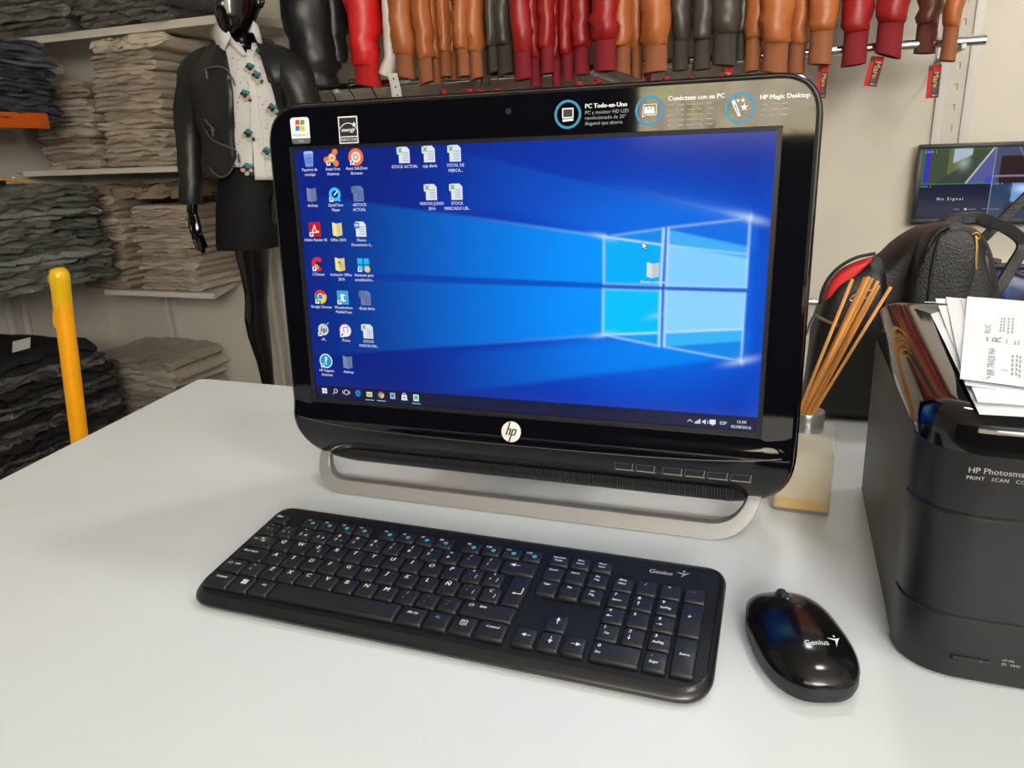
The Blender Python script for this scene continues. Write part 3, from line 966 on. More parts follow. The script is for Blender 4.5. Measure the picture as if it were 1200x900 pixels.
    # taskbar marks, each its own
    def mark(name, fn):
        pr = Print(PL)
        fn(pr)
        pr.build(name, M_GLOW, disp)
    y = -125.8
    def m_win(pr):
        for (a, b) in ((-3, .2), (.4, .2), (-3, -3), (.4, -3)):
            pr.rect(-227.4 + a, y + b, -227.4 + a + 3, y + b + 2.8, W_)
    def m_search(pr):
        pr.ring(-212.6, y + .8, 1.8, 2.5, W_, 14)
        pr.line([(-214.2, y - .8), (-216.2, y - 3)], .7, W_)
    def m_views(pr):
        pr.ring(-199.2, y, 2.4, 3.1, W_, 14)
        pr.line([(-203.4, y - 1.8), (-203.4, y + 1.8)], .7, W_)
        pr.line([(-195, y - 1.8), (-195, y + 1.8)], .7, W_)
    def m_edge(pr):
        pr.ring(-184.1, y, 1.6, 3.7, (30, 130, 225), 16, .3, 5.6)
        pr.line([(-186.4, y), (-181.2, y)], 1.1, (30, 130, 225))
    def under(pr, x):
        pr.rect(x - 5.4, -133.0, x + 5.4, -132.0, (150, 180, 220))
    def m_expl(pr):
        pr.rect(-173.6, y - 3, -166.6, y + 2.6, (226, 214, 150))
        pr.rect(-172.6, y - 1.6, -167.6, y + .8, (120, 190, 150))
        under(pr, -170.1)
    def m_chrome(pr):
        d_chrome(pr, -155.6, y, .5, False)
        under(pr, -155.6)
    def m_mail(pr):
        pr.rect(-144.4, y - 3.4, -138.2, y + 3.4, (170, 186, 208))
        pr.rect(-143, y - 1.4, -139.6, y + 2, (80, 100, 150))
    def m_store(pr):
        pr.poly([(-130.8, y - 4), (-123.6, y - 4), (-124.2, y + 2.2), (-130.2, y + 2.2)], (226, 228, 232))
        pr.ring(-127.2, y + 2.2, 1.5, 2.2, (226, 228, 232), 10, 0, math.pi)
        pr.text('e', -127.2, y - .8, 5, (30, 40, 80), .05)
    def m_sheet(pr):
        pr.rect(-116.4, y - 4, -109.8, y + 3.6, (190, 232, 206))
        pr.rect(-115, y - 1.8, -111.2, y + 2, (80, 180, 120))
        under(pr, -113.1)
    for fn in (m_win, m_search, m_views, m_edge, m_expl, m_chrome, m_mail, m_store, m_sheet):
        mark('taskbar_icon', fn)
    y2 = -127.8
    def t_net(pr):
        for k in range(4):
            pr.rect(181.6 + 1.4 * k, y2 - 2.4, 182.6 + 1.4 * k, y2 - .6 + 1.0 * k, W_)
    def t_vol(pr):
        pr.poly([(188.6, y2 - 1), (190, y2 - 1), (191.8, y2 - 2.8), (191.8, y2 + 2.8), (190, y2 + 1), (188.6, y2 + 1)], W_)
        pr.ring(191.8, y2, 2.0, 2.6, W_, 8, -.8, .8)
    def t_note(pr):
        pr.rect(195.4, y2 - 1.8, 201, y2 + 2.8, W_)
        pr.poly([(197, y2 - 1.8), (199.4, y2 - 1.8), (198.2, y2 - 3.4)], W_)
    for fn in (lambda pr: pr.line([(174.8, y2 - 1), (177, y2 + 1.2), (179.2, y2 - 1)], .7, W_), t_net, t_vol, t_note, lambda pr: pr.text('ESP', 207.9, y2, 4.4, W_, .01)):
        mark('tray_icon', fn)
    mark('clock_text', lambda pr: pr.text('15:50', 224.3, -125.3, 4.0, W_, .01))
    mark('date_text', lambda pr: pr.text('02/08/2016', 224.2, -130.4, 4.0, W_, .01))
    return disp
make_aio()
# ---------------------------------------------------------------- keyboard
KB_X, KB_Y, KB_YAW, KB_TILT = -0.219031, 0.622213, -0.348041, 0.113
M_KEY = mat('key_plastic', (27, 28, 32), 0.42, bump=0.05, bscale=1500)
M_KBODY = mat('keyboard_plastic', (25, 25, 28), 0.30, coat=0.25, coat_rough=0.2)
M_KWELL = mat('keyboard_deck', (19, 19, 22), 0.5, spec=.35)
M_LEG = attr_mat('key_legend', False, 0.5)
def make_keyboard():
    cx, cy = 179.0, -11.0            # centre of the board, millimetres from the Q legend
    c, s = math.cos(KB_YAW), math.sin(KB_YAW)
    loc = Vector((KB_X + (c * cx - s * cy) * MM, KB_Y + (s * cx + c * cy) * MM, 0))
    root = tag(empty('keyboard', loc, KB_YAW), 'slim black computer keyboard with white legends lying before the computer', 'keyboard')
    K = lambda x, y, z: ((x - cx) * MM, (y - cy) * MM, z)
    deck = lambda y: 0.0198 + KB_TILT * y * MM          # the board leans on its flipped-out rear feet
    low = lambda y: max(deck(y) - 0.0096, 0.0008)
    outline = rpoly([(-42.5, -86, 26), (396.5, -86.5, 26), (397, 59, 17), (-41.5, 59, 17)], 8)
    def frontish(a, b):
        return lambda p: a + (b - a) * min(max((-58 - p.y) / 24, 0), 1)
    r = []
    r.append([K(p.x, p.y, low(p.y)) for p in inset(outline, 5)])
    r.append([K(p.x, p.y, low(p.y) + .0018) for p in inset(outline, 1.0)])
    r.append([K(p.x, p.y, low(p.y) + .0042) for p in outline])
    r.append([K(p.x, p.y, deck(p.y) - 0.0034) for p in inset(outline, .5)])
    r.append([K(p.x, p.y, deck(p.y) - 0.0008) for p in inset(outline, frontish(2.2, 4.0))])
    r.append([K(p.x, p.y, deck(p.y) + 0.0003) for p in inset(outline, frontish(4.2, 7.0))])
    obj('case', loft(r, True, False), M_KBODY, root)
    obj('deck', loft([[K(p.x, p.y, deck(p.y) + 0.0003) for p in inset(outline, frontish(4.2, 7.0))], [K(p.x, p.y, deck(p.y) - 0.0008) for p in inset(outline, frontish(5.0, 8.0))]], False, True), M_KWELL, root)
    for x in (-5, 362):
        obj('flip_foot', move(rbox(-.012, .012, -.003, .003, 0, low(50) + .002, .001), K(x, 48, 0)), M_BLACK, root)
    u = 19.0
    cache = {}
    def key_mesh(w, h):
        k = (round(w, 3), round(h, 3))
        if k not in cache:
            R = []
            for ins, z in ((0.9, 0.0), (1.0, 0.0016), (1.9, 0.0034), (2.6, 0.0037)):
                a, b = w * u / 2 - ins, h * u / 2 - ins
                loop = rpoly([(-a, -b, 1.6), (a, -b, 1.6), (a, b, 1.6), (-a, b, 1.6)], 2)
                R.append([(p.x * MM, p.y * MM, z) for p in loop])
            cache[k] = mesh('key', loft(R, False, True), True, 50)
            cache[k].materials.append(M_KEY)
        return cache[k]
    X0 = -34.6                                   # left edge of the key field
    ROW = {0: 32.4, 1: 14.4, 2: -4.6, 3: -23.6, 4: -42.6, 5: -62.2}
    ROWH = {0: .80, 1: 1, 2: 1, 3: 1, 4: 1, 5: 1.06}
    WHT, CYA = (216, 218, 222), (70, 168, 190)
    def key(x, row, w, legends=(), rows=1):
        x0 = X0 + x * u
        y = ROW[row] if rows == 1 else (ROW[row] + ROW[row + 1]) / 2
        h = ROWH[row] if rows == 1 else (ROW[row] - ROW[row + 1]) / u + (ROWH[row] + ROWH[row + 1]) / 2
        o = bpy.data.objects.new('key', key_mesh(w, h))
        COL.objects.link(o)
        o.parent = root
        o.location = K(x0 + w * u / 2, y, deck(y) - 0.0002)
        o.rotation_euler = (math.atan(KB_TILT), 0, 0)
        if legends:
            pr = Print(lambda a, b, hh: (a * MM, b * MM, 0.00378 + hh))
            for L in legends:
                t, lx, ly, sz = L[:4]
                col = L[4] if len(L) > 4 else WHT
                lx, ly = lx + .5 - w * u / 2, h * u / 2 - ly + .4
                if callable(t):
                    t(pr, lx, ly, sz, col)
                else:
                    pr.text(t, lx, ly, sz, col, 0.03, 0.12, 'CENTER')
            pr.build('legend', M_LEG, o)
    def arrow(dx, dy):
        def f(pr, x, y, s_, col):
            a, b = Vector((x - dx * s_ / 2, y - dy * s_ / 2)), Vector((x + dx * s_ / 2, y + dy * s_ / 2))
            pr.line([a, b], .55, col)
            n = Vector((-dy, dx)) * s_ * .28
            d_ = Vector((dx, dy)) * s_ * .42
            pr.poly([tuple(b + d_ * .3), tuple(b - d_ + n), tuple(b - d_ - n)], col)
        return f
    def enter(pr, x, y, s_, col):
        pr.line([(x + s_ * .6, y + s_), (x + s_ * .6, y - s_ * .5), (x - s_ * .5, y - s_ * .5)], .8, col)
        pr.poly([(x - s_, y - s_ * .5), (x - s_ * .45, y - s_ * .2), (x - s_ * .45, y - s_ * .8)], col)
    def winflag(pr, x, y, s_, col):
        for a in (0, 1):
            for b in (0, 1):
                pr.rect(x - s_ / 2 + a * s_ * .53, y - s_ / 2 + b * s_ * .53, x - s_ / 2 + a * s_ * .53 + s_ * .46, y - s_ / 2 + b * s_ * .53 + s_ * .46, col)
    def menu(pr, x, y, s_, col):
        pr.line([(x - s_ * .5, y - s_ * .5), (x + s_ * .5, y - s_ * .5), (x + s_ * .5, y + s_ * .5), (x - s_ * .5, y + s_ * .5), (x - s_ * .5, y - s_ * .5)], .5, col)
        for k in (-.2, 0.05, .3):
            pr.line([(x - s_ * .3, y + s_ * k), (x + s_ * .3, y + s_ * k)], .4, col)
    def shift(pr, x, y, s_, col):
        pts = [(-.5, -.4), (.5, -.4), (.5, .05), (.9, .05), (0, .7), (-.9, .05), (-.5, .05), (-.5, -.4)]
        pr.line([(x + a * s_, y + b * s_) for a, b in pts], .4, col)
    def media(k):
        def f(pr, x, y, s_, col):
            pr.disc(x, y, s_ * .5, col, 10)
            pr.line([(x - s_ * .2, y - s_ * .2), (x + s_ * .25, y + s_ * .2 * (1 if k % 2 else -1))], .5, (20, 40, 50))
        return f
    S = 4.8
    # function row
    key(0, 0, 1, (('Esc', 6.5, 5.6, S),))
    fx = [1.85 + k for k in range(4)] + [6.25 + k for k in range(4)] + [10.68 + k for k in range(4)]
    for k, x in enumerate(fx):
        key(x, 0, 1, (('F%d' % (k + 1), 5.4, 5.0, 3.2), (media(k), 11, 8.8, 4.2, CYA)))
    for k, (a, b) in enumerate((('ImprPant', 'PetSis'), ('Bloq', 'Despl'), ('Pausa', 'Inter'))):
        key(14.95 + k, 0, 1, ((a, 8.5, 5, 2.9), (b, 8.5, 9, 2.9)))
    # digit row
    dig = [('ª', 'º', '\\'), ('!', '1', 'l'), ('"', '2', '@'), ('·', '3', '#'), ('$', '4', '~'), ('%', '5', ''), ('&', '6', '¬'), ('/', '7', ''), ('(', '8', ''), (')', '9', ''), ('=', '0', ''), ('?', "'", ''), ('¿', '¡', '')]
    for k, (a, b, c_) in enumerate(dig):
        L = [(a, 7.4, 4.8, S), (b, 6.6, 11, S)]
        if c_:
            L.append((c_, 12.4, 11.4, 3.4))
        key(k, 1, 1, L)
    key(13, 1, 1.7, ((arrow(-1, 0), 12, 7.5, 8),))
    # letter rows
    key(0, 2, 1.5, (('Tab', 5.8, 8, 3.2), (arrow(-1, 0), 14, 6.4, 6), (arrow(1, 0), 14, 9.6, 6)))
    for k, t in enumerate('QWERTYUIOP'):
        L = [(t, 7.4, 6.6, 6.4)]
        if t == 'E':
            L.append(('€', 10.5, 12, 3.6))
        key(1.5 + k, 2, 1, L)
    key(11.5, 2, 1, (('^', 8, 5.4, S), ('`', 6, 11, S), ('[', 12.5, 11, S)))
    key(12.5, 2, 1, (('*', 8, 5.8, S), ('+', 6, 11, S), (']', 12.5, 11, S)))
    key(13.74, 2, .96, ((enter, 11, 21, 5),), rows=2)
    key(0, 3, 1.75, (('Bloq Mayús', 14, 7, 3.3),))
    for k, t in enumerate('ASDFGHJKLÑ'):
        key(1.75 + k, 3, 1, ((t, 7.4, 6.6, 6.4),))
    key(11.75, 3, 1, (('¨', 8, 5.4, S), ('´', 6, 11, S), ('{', 12.5, 11, S)))
    key(12.75, 3, .97, (('Ç', 8, 6, S), ('}', 12.5, 11.5, S)))
    key(0, 4, 1.25, ((shift, 6.6, 7.4, 2.6), ('Shift', 14.5, 7.4, 3.2)))
    key(1.25, 4, 1, (('>', 7.4, 5.4, S), ('<', 6.6, 11, S)))
    for k, t in enumerate('ZXCVBNM'):
        key(2.25 + k, 4, 1, ((t, 7.4, 6.6, 6.4),))
    for k, (a, b) in enumerate(((';', ','), (':', '.'), ('_', '-'))):
        key(9.25 + k, 4, 1, ((a, 7.6, 5.6, 4.6), (b, 6.6, 11, 4.6)))
    key(12.25, 4, 2.45, ((shift, 8, 7.2, 2.6), ('Shift', 18, 7.2, 3.4)))
    key(0, 5, 1.4, (('Control', 12, 7.2, 3.4),))
    key(1.4, 5, 1.08, ((winflag, 11, 8.4, 5.4),))
    key(2.48, 5, 1.08, (('Alt', 10, 8, 3.6),))
    key(3.56, 5, 6.3)
    key(9.86, 5, 1.25, (('Alt Gr', 11, 8, 3.6),))
    key(11.11, 5, 1.13, (('Fn', 9, 8, 3.8, CYA),))
    key(12.24, 5, 1.13, ((menu, 10, 8.4, 5),))
    key(13.37, 5, 1.33, (('Control', 12, 7.4, 3.4),))
    # navigation block
    for r_, row in enumerate((('Insert', 'Inicio', 'Re|Pág'), ('Supr', 'Fin', 'Av|Pág'))):
        for k, t in enumerate(row):
            L = [(q, 8, 6 + 4.2 * i, 3.3) for i, q in enumerate(t.split('|'))]
            key(14.95 + k, 1 + r_, 1, L)
    key(15.95, 4, 1, ((arrow(0, 1), 9.5, 8, 6.5),))
    for k, d_ in enumerate(((-1, 0), (0, -1), (1, 0))):
        key(14.95 + k, 5, 1, ((arrow(*d_), 9.5, 9, 6.5),))
    # number pad
    N0 = 18.05
    key(N0, 1, 1, (('Bloq', 8, 5.6, 3.2), ('Núm', 8, 10, 3.2)))
    for k, t in enumerate('/*-'):
        key(N0 + 1 + k, 1, 1, ((t, 7.4, 6.8, 5),))
    pad = ((('7', 'Inicio'), ('8', 'u'), ('9', 'RePág')), (('4', 'l'), ('5', ''), ('6', 'r')), (('1', 'Fin'), ('2', 'd'), ('3', 'AvPág')))
    AR = {'u': (0, 1), 'd': (0, -1), 'l': (-1, 0), 'r': (1, 0)}
    for r_, row in enumerate(pad):
        for k, (a, b) in enumerate(row):
            L = [(a, 5.6, 5.2, 4.6)]
            if b in AR:
                L.append((arrow(*AR[b]), 6, 11.4, 4.4))
            elif b:
                L.append((b, 8, 11.4, 3.4))
            key(N0 + k, 2 + r_, 1, L)
    key(N0 + 3, 2, 1, (('+', 7.5, 17, 6),), rows=2)
    key(N0 + 3, 4, 1, (('Intro', 9, 19, 3.6),), rows=2)
    key(N0, 5, 2, (('0', 5.6, 6, 4.6), ('Ins', 6, 12.5, 3.6)))
    key(N0 + 2, 5, 1, (('.', 6, 5, 5), ('Supr', 8, 12, 3.6)))
    # maker's mark
    pr = Print(lambda a, b, hh: K(a, b, deck(b) - 0.0006 + hh))
    pr.text('Genius', 344, 41.0, 7.0, (150, 152, 156), 0.03, 0.15)
    pr.poly([(356, 44.5), (362, 42.2), (360.5, 38), (364.5, 42.5), (368, 45.6), (363.5, 44.0)], (150, 152, 156))
    pr.disc(362.6, 46.6, 1.1, (150, 152, 156), 10)
    pr.build('brand_print', M_LEG, root)
make_keyboard()

# ---------------------------------------------------------------- mouse
def make_mouse():
    loc = Vector((0.2045, 0.4655, 0))
    root = tag(empty('computer_mouse', loc, -0.03), 'glossy black wireless mouse beside the keyboard', 'mouse')
    a, b = 0.0335, 0.0580
    def out(s, n=56):
        L = []
        for k in range(n):
            t = 2 * math.pi * k / n
            ct, st = math.cos(t), math.sin(t)
            e = 2 / 2.7
            x = a * math.copysign(abs(ct) ** e, ct)
            y = b * math.copysign(abs(st) ** e, st)
            x *= 1 - 0.05 * (y / b) ** 2 + 0.03 * (-y / b)
            L.append((x * s, y * s))
        return L
    def H(x, y):
        s = (abs(x / a) ** 2.7 + abs(y / b) ** 2.7) ** (1 / 2.7)
        s = min(s, 1)
        return 0.0135 + 0.019 * (1 - s ** 2.4) ** 0.62 * (1 - 0.18 * y / b) - 0.0015 * (y / b)
    base = [[(x, y, 0.0008) for x, y in out(.90)], [(x, y, 0.003) for x, y in out(.97)], [(x, y, 0.0075) for x, y in out(1.0)], [(x, y, 0.0128 - 0.0015 * y / b) for x, y in out(.99)]]
    obj('base', loft(base), mat('mouse_base', (30, 30, 33), 0.45), root)
    rings = []
    for s in (1.0, .99, .97, .94, .9, .85, .78, .7, .6, .48, .35, .2, .08):
        rings.append([(x, y, H(x, y)) for x, y in out(s)])
    obj('top_shell', loft(rings, False, True), mat('mouse_gloss', (12, 12, 14), 0.16, coat=0.1, coat_rough=0.1, spec=0.4), root, angle=60)
    D = lambda h0: (lambda x, y, h: (x, y, H(x, y) + h0 + h))
    pr = Print(D(0.00012))
    pts = [(0.0, 0.057 - 0.0025 * k) for k in range(14)]
    for i in range(13):
        pr.poly([(-.0004, pts[i][1]), (.0004, pts[i][1]), (.0004, pts[i + 1][1]), (-.0004, pts[i + 1][1])], (12, 12, 14))
    pr.build('button_split', M_PRINT, root)
    # wheel with its slot
    slot = [(0.0052 * math.cos(t), 0.038 + 0.0125 * math.sin(t)) for t in [2 * math.pi * k / 24 for k in range(24)]]
    sv = loft([[(x, y, H(x, y) + 0.0004) for x, y in slot], [(x * .9, 0.038 + (y - .038) * .92, H(x, y) + 0.0007) for x, y in slot], [(x * .75, 0.038 + (y - .038) * .85, H(x, y) - 0.001) for x, y in slot]], False, True)
    obj('wheel_surround', sv, mat('wheel_chrome', (120, 122, 126), 0.2, metal=0.9), root)
    wh = lathe([(0.0075, -0.0028), (0.0092, -0.0022), (0.0098, 0), (0.0092, 0.0022), (0.0075, 0.0028)], 28)
    wm = Matrix.Translation((0, 0.038, H(0, .038) - 0.0062)) @ Matrix.Rotation(math.pi / 2, 4, 'Y')
    obj('wheel', xf(wh, wm), mat('wheel_rubber', (22, 22, 24), 0.5), root)
    pr = Print(D(0.0003))
    def T(s_, x, y, size):
        V, F = text2d(s_, size, 0.03, 0.0)
        pr.faces([(x + p[0] * .9, y + p[1]) for p in V], F, (222, 224, 228))
    T('Genius', 0.0, -0.0315, 0.0066)
    pr.poly([(0.0085, -0.0270), (0.0142, -0.0282), (0.0128, -0.0345), (0.0158, -0.0285), (0.0188, -0.0240), (0.0150, -0.0265)], (222, 224, 228))
    pr.disc(0.0148, -0.0240, 0.0009, (222, 224, 228), 8)
    pr.build('brand_print', M_PRINT, root)
make_mouse()

# ---------------------------------------------------------------- printer
def make_printer():
    u0, v0, W, D, HT = 0.094, 0.507, 0.43, 0.325, 0.196
    root = tag(empty('printer', RP(u0, v0, 0), PH), 'big black inkjet printer with papers lying on its glossy lid', 'printer')
    M_P = mat('printer_plastic', (27, 27, 29), 0.36, bump=0.06, bscale=1200)
    M_PS = mat('printer_side', (30, 30, 31), 0.42, bump=0.05, bscale=1200)
    M_LID = mat('printer_gloss', (13, 12, 13), 0.07, coat=0.3, coat_rough=0.05)
    def out(ins=0.0, front=0.0):
        return rpoly([(ins, ins + front, max(.040 - ins, .006)), (W - ins, ins + front, max(.040 - ins, .006)), (W - ins, D - ins, .015), (ins, D - ins, .015)], 10)
    def shell(z0, z1, tap0=0.0, tap1=0.0, fr0=0.0, fr1=0.0):
        g = 0.0006
        return loft([[(p.x, p.y, z0 + g) for p in out(tap0 + .0012, fr0)], [(p.x, p.y, z0 + g + .0012) for p in out(tap0, fr0)],
                     [(p.x, p.y, z1 - g - .0012) for p in out(tap1, fr1)], [(p.x, p.y, z1 - g) for p in out(tap1 + .0012, fr1)]])
    obj('body', shell(0.0, 0.170, 0.003, 0.0008), M_PS, root)
    # front panels wrap round the rounded front corners; the seams lie between them
    def panel(z0, z1, t0, t1):
        def arc(ins):
            pts = [p for p in out(ins)]
            i0 = max(range(len(pts)), key=lambda i: pts[i].y + (pts[i].x > W / 2) * -1)
            seq = [pts[(i0 + k) % len(pts)] for k in range(len(pts))]
            seq = [p for p in seq if p.y < .040]
            seq.sort(key=lambda p: math.atan2(p.y - .05, p.x - W / 2) if True else 0)
            return seq
        g = .0005
        rows = [(z0 + g, t0 - .0002), (z0 + g + .0012, t0 - .0014), (z1 - g - .0012, t1 - .0014), (z1 - g, t1 - .0002)]
        rings = [[(p.x, p.y, z) for p in arc(t)] for z, t in rows]
        n = min(len(r_) for r_ in rings)
        return loft([r_[:n] for r_ in rings], False, False, False)
    obj('base_panel', panel(0.001, 0.050, 0.003, 0.0022), M_P, root)
    obj('paper_door', panel(0.050, 0.126, 0.0022, 0.0012), M_P, root)
    obj('scanner_panel', panel(0.126, 0.169, 0.0012, 0.0008), M_P, root)
    # lid: rounded shoulders, raised rim and a flat glass-like middle
    def top(y):
        return HT + 0.012 * min(max(y / D, 0), 1)
    R = []
    for ins, dz in ((0.0, -0.028), (0.0, -0.016), (0.0016, -0.009), (0.006, -0.0035), (0.013, -0.0006), (0.022, 0.0), (0.030, -0.0008), (0.036, -0.0022), (0.06, -0.0022)):
        R.append([(p.x, p.y, top(p.y) + dz) for p in out(ins) ])
    R[0] = [(p.x, p.y, 0.1685) for p in out(.0008)]
    obj('lid', loft(R), M_LID, root)
    pr = Print(lambda x, y, h: (x, -0.0010 - h, y))
    g = (150, 150, 150)
    pr.text('HP Photosmart', 0.0262, 0.1590, 0.0056, g, 0.012, 0, 'LEFT')
    pr.text('PRINT   SCAN   COPY', 0.0258, 0.1538, 0.0035, g, 0.02, 0, 'LEFT', spacing=1.1)
    pr.build('name_print', M_PRINT, root)
    # card slot with its contact row
    slot = rbox(0.034, 0.058, 0.0002, 0.006, 0.0165, 0.0205, 0.001)
    so = obj('card_slot', move(slot, (0, -0.0004, 0)), M_BLACK, root)
    obj('slot_contacts', joinvf([rbox(0.0362 + .0020 * k, 0.0370 + .0020 * k, -0.0006, 0.001, 0.0188, 0.0208, 0) for k in range(10)]), mat('slot_pin', (44, 44, 46), 0.4), so)
    pr = Print(lambda x, y, h: (x, 0.0002 - h, y))
    pr.text('xD·MS', 0.0640, 0.0232, 0.0026, g, 0.02, 0, 'LEFT')
    pr.text('SD   MMC', 0.0640, 0.0200, 0.0026, g, 0.02, 0, 'LEFT')
    pr.build('slot_print', M_PRINT, root)
    for (x, y) in ((.05, .05), (W - .05, .05), (.05, D - .05), (W - .05, D - .05)):
        obj('rubber_foot', move(lathe([(0.012, 0.0), (0.012, 0.002)], 12), (x, y, 0)), M_BLACK, root)
    # loose papers on the lid
    M_PAPER = mat('white_paper', (236, 237, 240), 0.7, var=0.015, vscale=10)
    M_PAPER2 = mat('grey_white_paper', (222, 224, 230), 0.7, var=0.015, vscale=10)
    def sheet(cu, cv, w, d, rot, z, curl, m, label, seed):
        n1, n2 = 14, 16
        rng = random.Random(seed)
        def zf(x, y):
            return curl * (max(0, -y / d + .28) ** 2 * 2.2 + .25 * (x / w) ** 2) + 0.0009 * math.sin(9 * x / w + seed) * math.cos(7 * y / d)
        T, B = [], []
        for j in range(n2 + 1):
            for i in range(n1 + 1):
                x, y = (i / n1 - .5) * w, (j / n2 - .5) * d
                zz = zf(x, y)
                T.append((x, y, zz + .0004))
                B.append((x, y, zz))
        n = n1 + 1
        V = B + T
        o_ = len(B)
        Fc = []
        for j in range(n2):
            for i in range(n1):
                k = j * n + i
                Fc.append((k + o_, k + 1 + o_, k + n + 1 + o_, k + n + o_))
                Fc.append((k, k + n, k + n + 1, k + 1))
        for i in range(n1):
            Fc.append((i, i + 1, i + 1 + o_, i + o_))
            k = n2 * n + i
            Fc.append((k, k + o_, k + 1 + o_, k + 1))
        for j in range(n2):
            k = j * n
            Fc.append((k, k + o_, k + n + o_, k + n))
            k = j * n + n1
            Fc.append((k, k + n, k + n + o_, k + o_))
        o = tag(obj('paper_sheet', (V, Fc), m, None, RP(cu, cv, z), PH + rot), label, 'paper', 'papers on the printer lid')
        return o, zf
    ZP = HT + 0.0110
    def left_edge(a, b_):
        p0, p1 = Vector(pixz(*a, ZP)), Vector(pixz(*b_, ZP))
        d_ = (p1 - p0).normalized()
        return p0, p1, math.atan2(-d_.x, d_.y)
    items = [((1150, 471), (1084, 351), .20, .285, M_PAPER2, 'lowest white sheet of the loose papers on the printer lid', 1, .0006),
             ((1147, 462), (1096, 350), .20, .285, M_PAPER, 'plain white sheet fanned under the printed one on the printer', 2, .0008),
             ((1132, 446), (1108, 350), .19, .270, M_PAPER2, 'white sheet with faint ruled lines on the printer lid', 4, .0008),
             ((1125, 443), (1133, 352), .20, .285, M_PAPER, 'topmost white sheet printed with a sideways letterhead on the printer', 3, .0010)]
    for k, (a, b_, w, d, m, lab, sd, curl) in enumerate(items):
        p0, p1, rot = left_edge(a, b_)
        d = (p1 - p0).length
        c_ = (p0 + p1) / 2 + Vector((math.cos(rot), math.sin(rot))) * w / 2
        o, zf = sheet(c_.x, c_.y, w, d, rot, ZP - .0055 + .0018 * k, curl, m, lab, sd)
        o.rotation_euler = (0.012 / D * .5, 0, PH + rot)
        def local(px, py):
            q_ = Vector(pixz(px, py, ZP)) - c_
            return (q_.x * math.cos(rot) + q_.y * math.sin(rot), -q_.x * math.sin(rot) + q_.y * math.cos(rot))
        on = lambda x, y, h: (x, y, zf(x, y) + 0.0006 + h)
        if k == 1 or k == 2:
            pr = Print(on)
            x0 = -w / 2 + .012
            for j in range(20):
                y0 = d * .48 - d * .9 * j / 20
                pr.poly([(x0, y0), (x0 + .0005, y0), (x0 + .0005, y0 - d * .9 / 20), (x0, y0 - d * .9 / 20)], (140, 142, 160))
            pr.build('ruled_line', M_PRINT, o)
        if k == 3:
            pr = Print(on)
            ink = (104, 104, 112)
            def tx(t, a0, a1, size, bold=.01):
                q0, q1 = Vector(local(*a0)), Vector(local(*a1))
                dd = q1 - q0
                Vt, Ft = text2d(t, 1.0, bold, .1, 'LEFT')
                wid = max(p[0] for p in Vt)
                ux = dd / wid
                uy = Vector((-dd.y, dd.x)).normalized() * size
                pr.faces([tuple(q0 + ux * p[0] + uy * p[1]) for p in Vt], Ft, ink)
            tx('BIR TRADE INA', (1161, 440), (1163, 408), .0062)
            tx('R', (1168, 402), (1169, 395), .009, .02)
            tx('1', (1176, 435), (1178, 433), .006)
            tx('RUC', (1158, 391), (1158, 381), .006)
            for (a0, a1) in (((1172, 390), (1174, 374)), ((1176, 390), (1177, 374)), ((1181, 392), (1182, 374)), ((1186, 392), (1187, 374)), ((1186, 440), (1187, 415)), ((1191, 440), (1192, 415)), ((1195, 442), (1196, 416)), ((1179, 403), (1180, 398)), ((1189, 405), (1190, 400)), ((1193, 405), (1194, 400))):
                q0, q1 = Vector(local(*a0)), Vector(local(*a1))
                n_ = 5 if (q1 - q0).length > .02 else 2
                for j in range(n_):
                    pr.line([tuple(q0.lerp(q1, (j + .1) / n_)), tuple(q0.lerp(q1, (j + .8) / n_))], .0012, (160, 160, 168))
            pr.line([local(1156, 444), local(1160, 441)], .0008, ink)
            pr.line([local(1157, 400), local(1157, 395)], .0008, ink)
            pr.build('letterhead_print', M_PRINT, o)
make_printer()

# ---------------------------------------------------------------- reed diffuser
def make_diffuser():
    loc = RP(0.0345, 0.768, 0)
    root = tag(empty('reed_diffuser', loc, PH), 'square glass scent diffuser bottle of pale yellow liquid with chrome collar', 'diffuser')
    M_GL = mat('clear_glass', (238, 238, 230), 0.04, alpha=0.16)
    M_LIQ = mat('pale_yellow_oil', (250, 240, 208), 0.12, alpha=0.45)
    M_LIQ2 = mat('amber_oil', (240, 196, 104), 0.12, alpha=0.7)
    s, h = 0.0275, 0.083
    def sq(a, r=0.004):
        return rpoly([(-a, -a, r), (a, -a, r), (a, a, r), (-a, a, r)], 4)
    glass = [[(p.x, p.y, 0.0) for p in sq(s - .001)], [(p.x, p.y, 0.001) for p in sq(s)], [(p.x, p.y, h - .004) for p in sq(s)], [(p.x, p.y, h - .001) for p in sq(s - .002)], [(p.x, p.y, h) for p in sq(s - .006)]]
    obj('bottle', loft(glass), M_GL, root)
    i = s - .0012
    obj('oil', loft([[(p.x, p.y, 0.0155) for p in sq(i)], [(p.x, p.y, 0.066) for p in sq(i)]]), M_LIQ, root)
    obj('oil_sediment', loft([[(p.x, p.y, 0.004) for p in sq(i)], [(p.x, p.y, 0.0153) for p in sq(i)]]), M_LIQ2, root)
    obj('collar', loft([[(r * math.cos(2 * math.pi * k / 32), r * math.sin(2 * math.pi * k / 32), z) for k in range(32)] for r, z in ((.0135, h - .001), (.0162, h - .0005), (.0166, h + .001), (.0166, h + .018), (.0158, h + .0195), (.0135, h + .0195), (.0128, h + .018), (.0122, h + .006))], False, True), mat('satin_chrome', (222, 223, 226), .22, metal=.75), root)
    return root, h
_dr, _dh = make_diffuser()
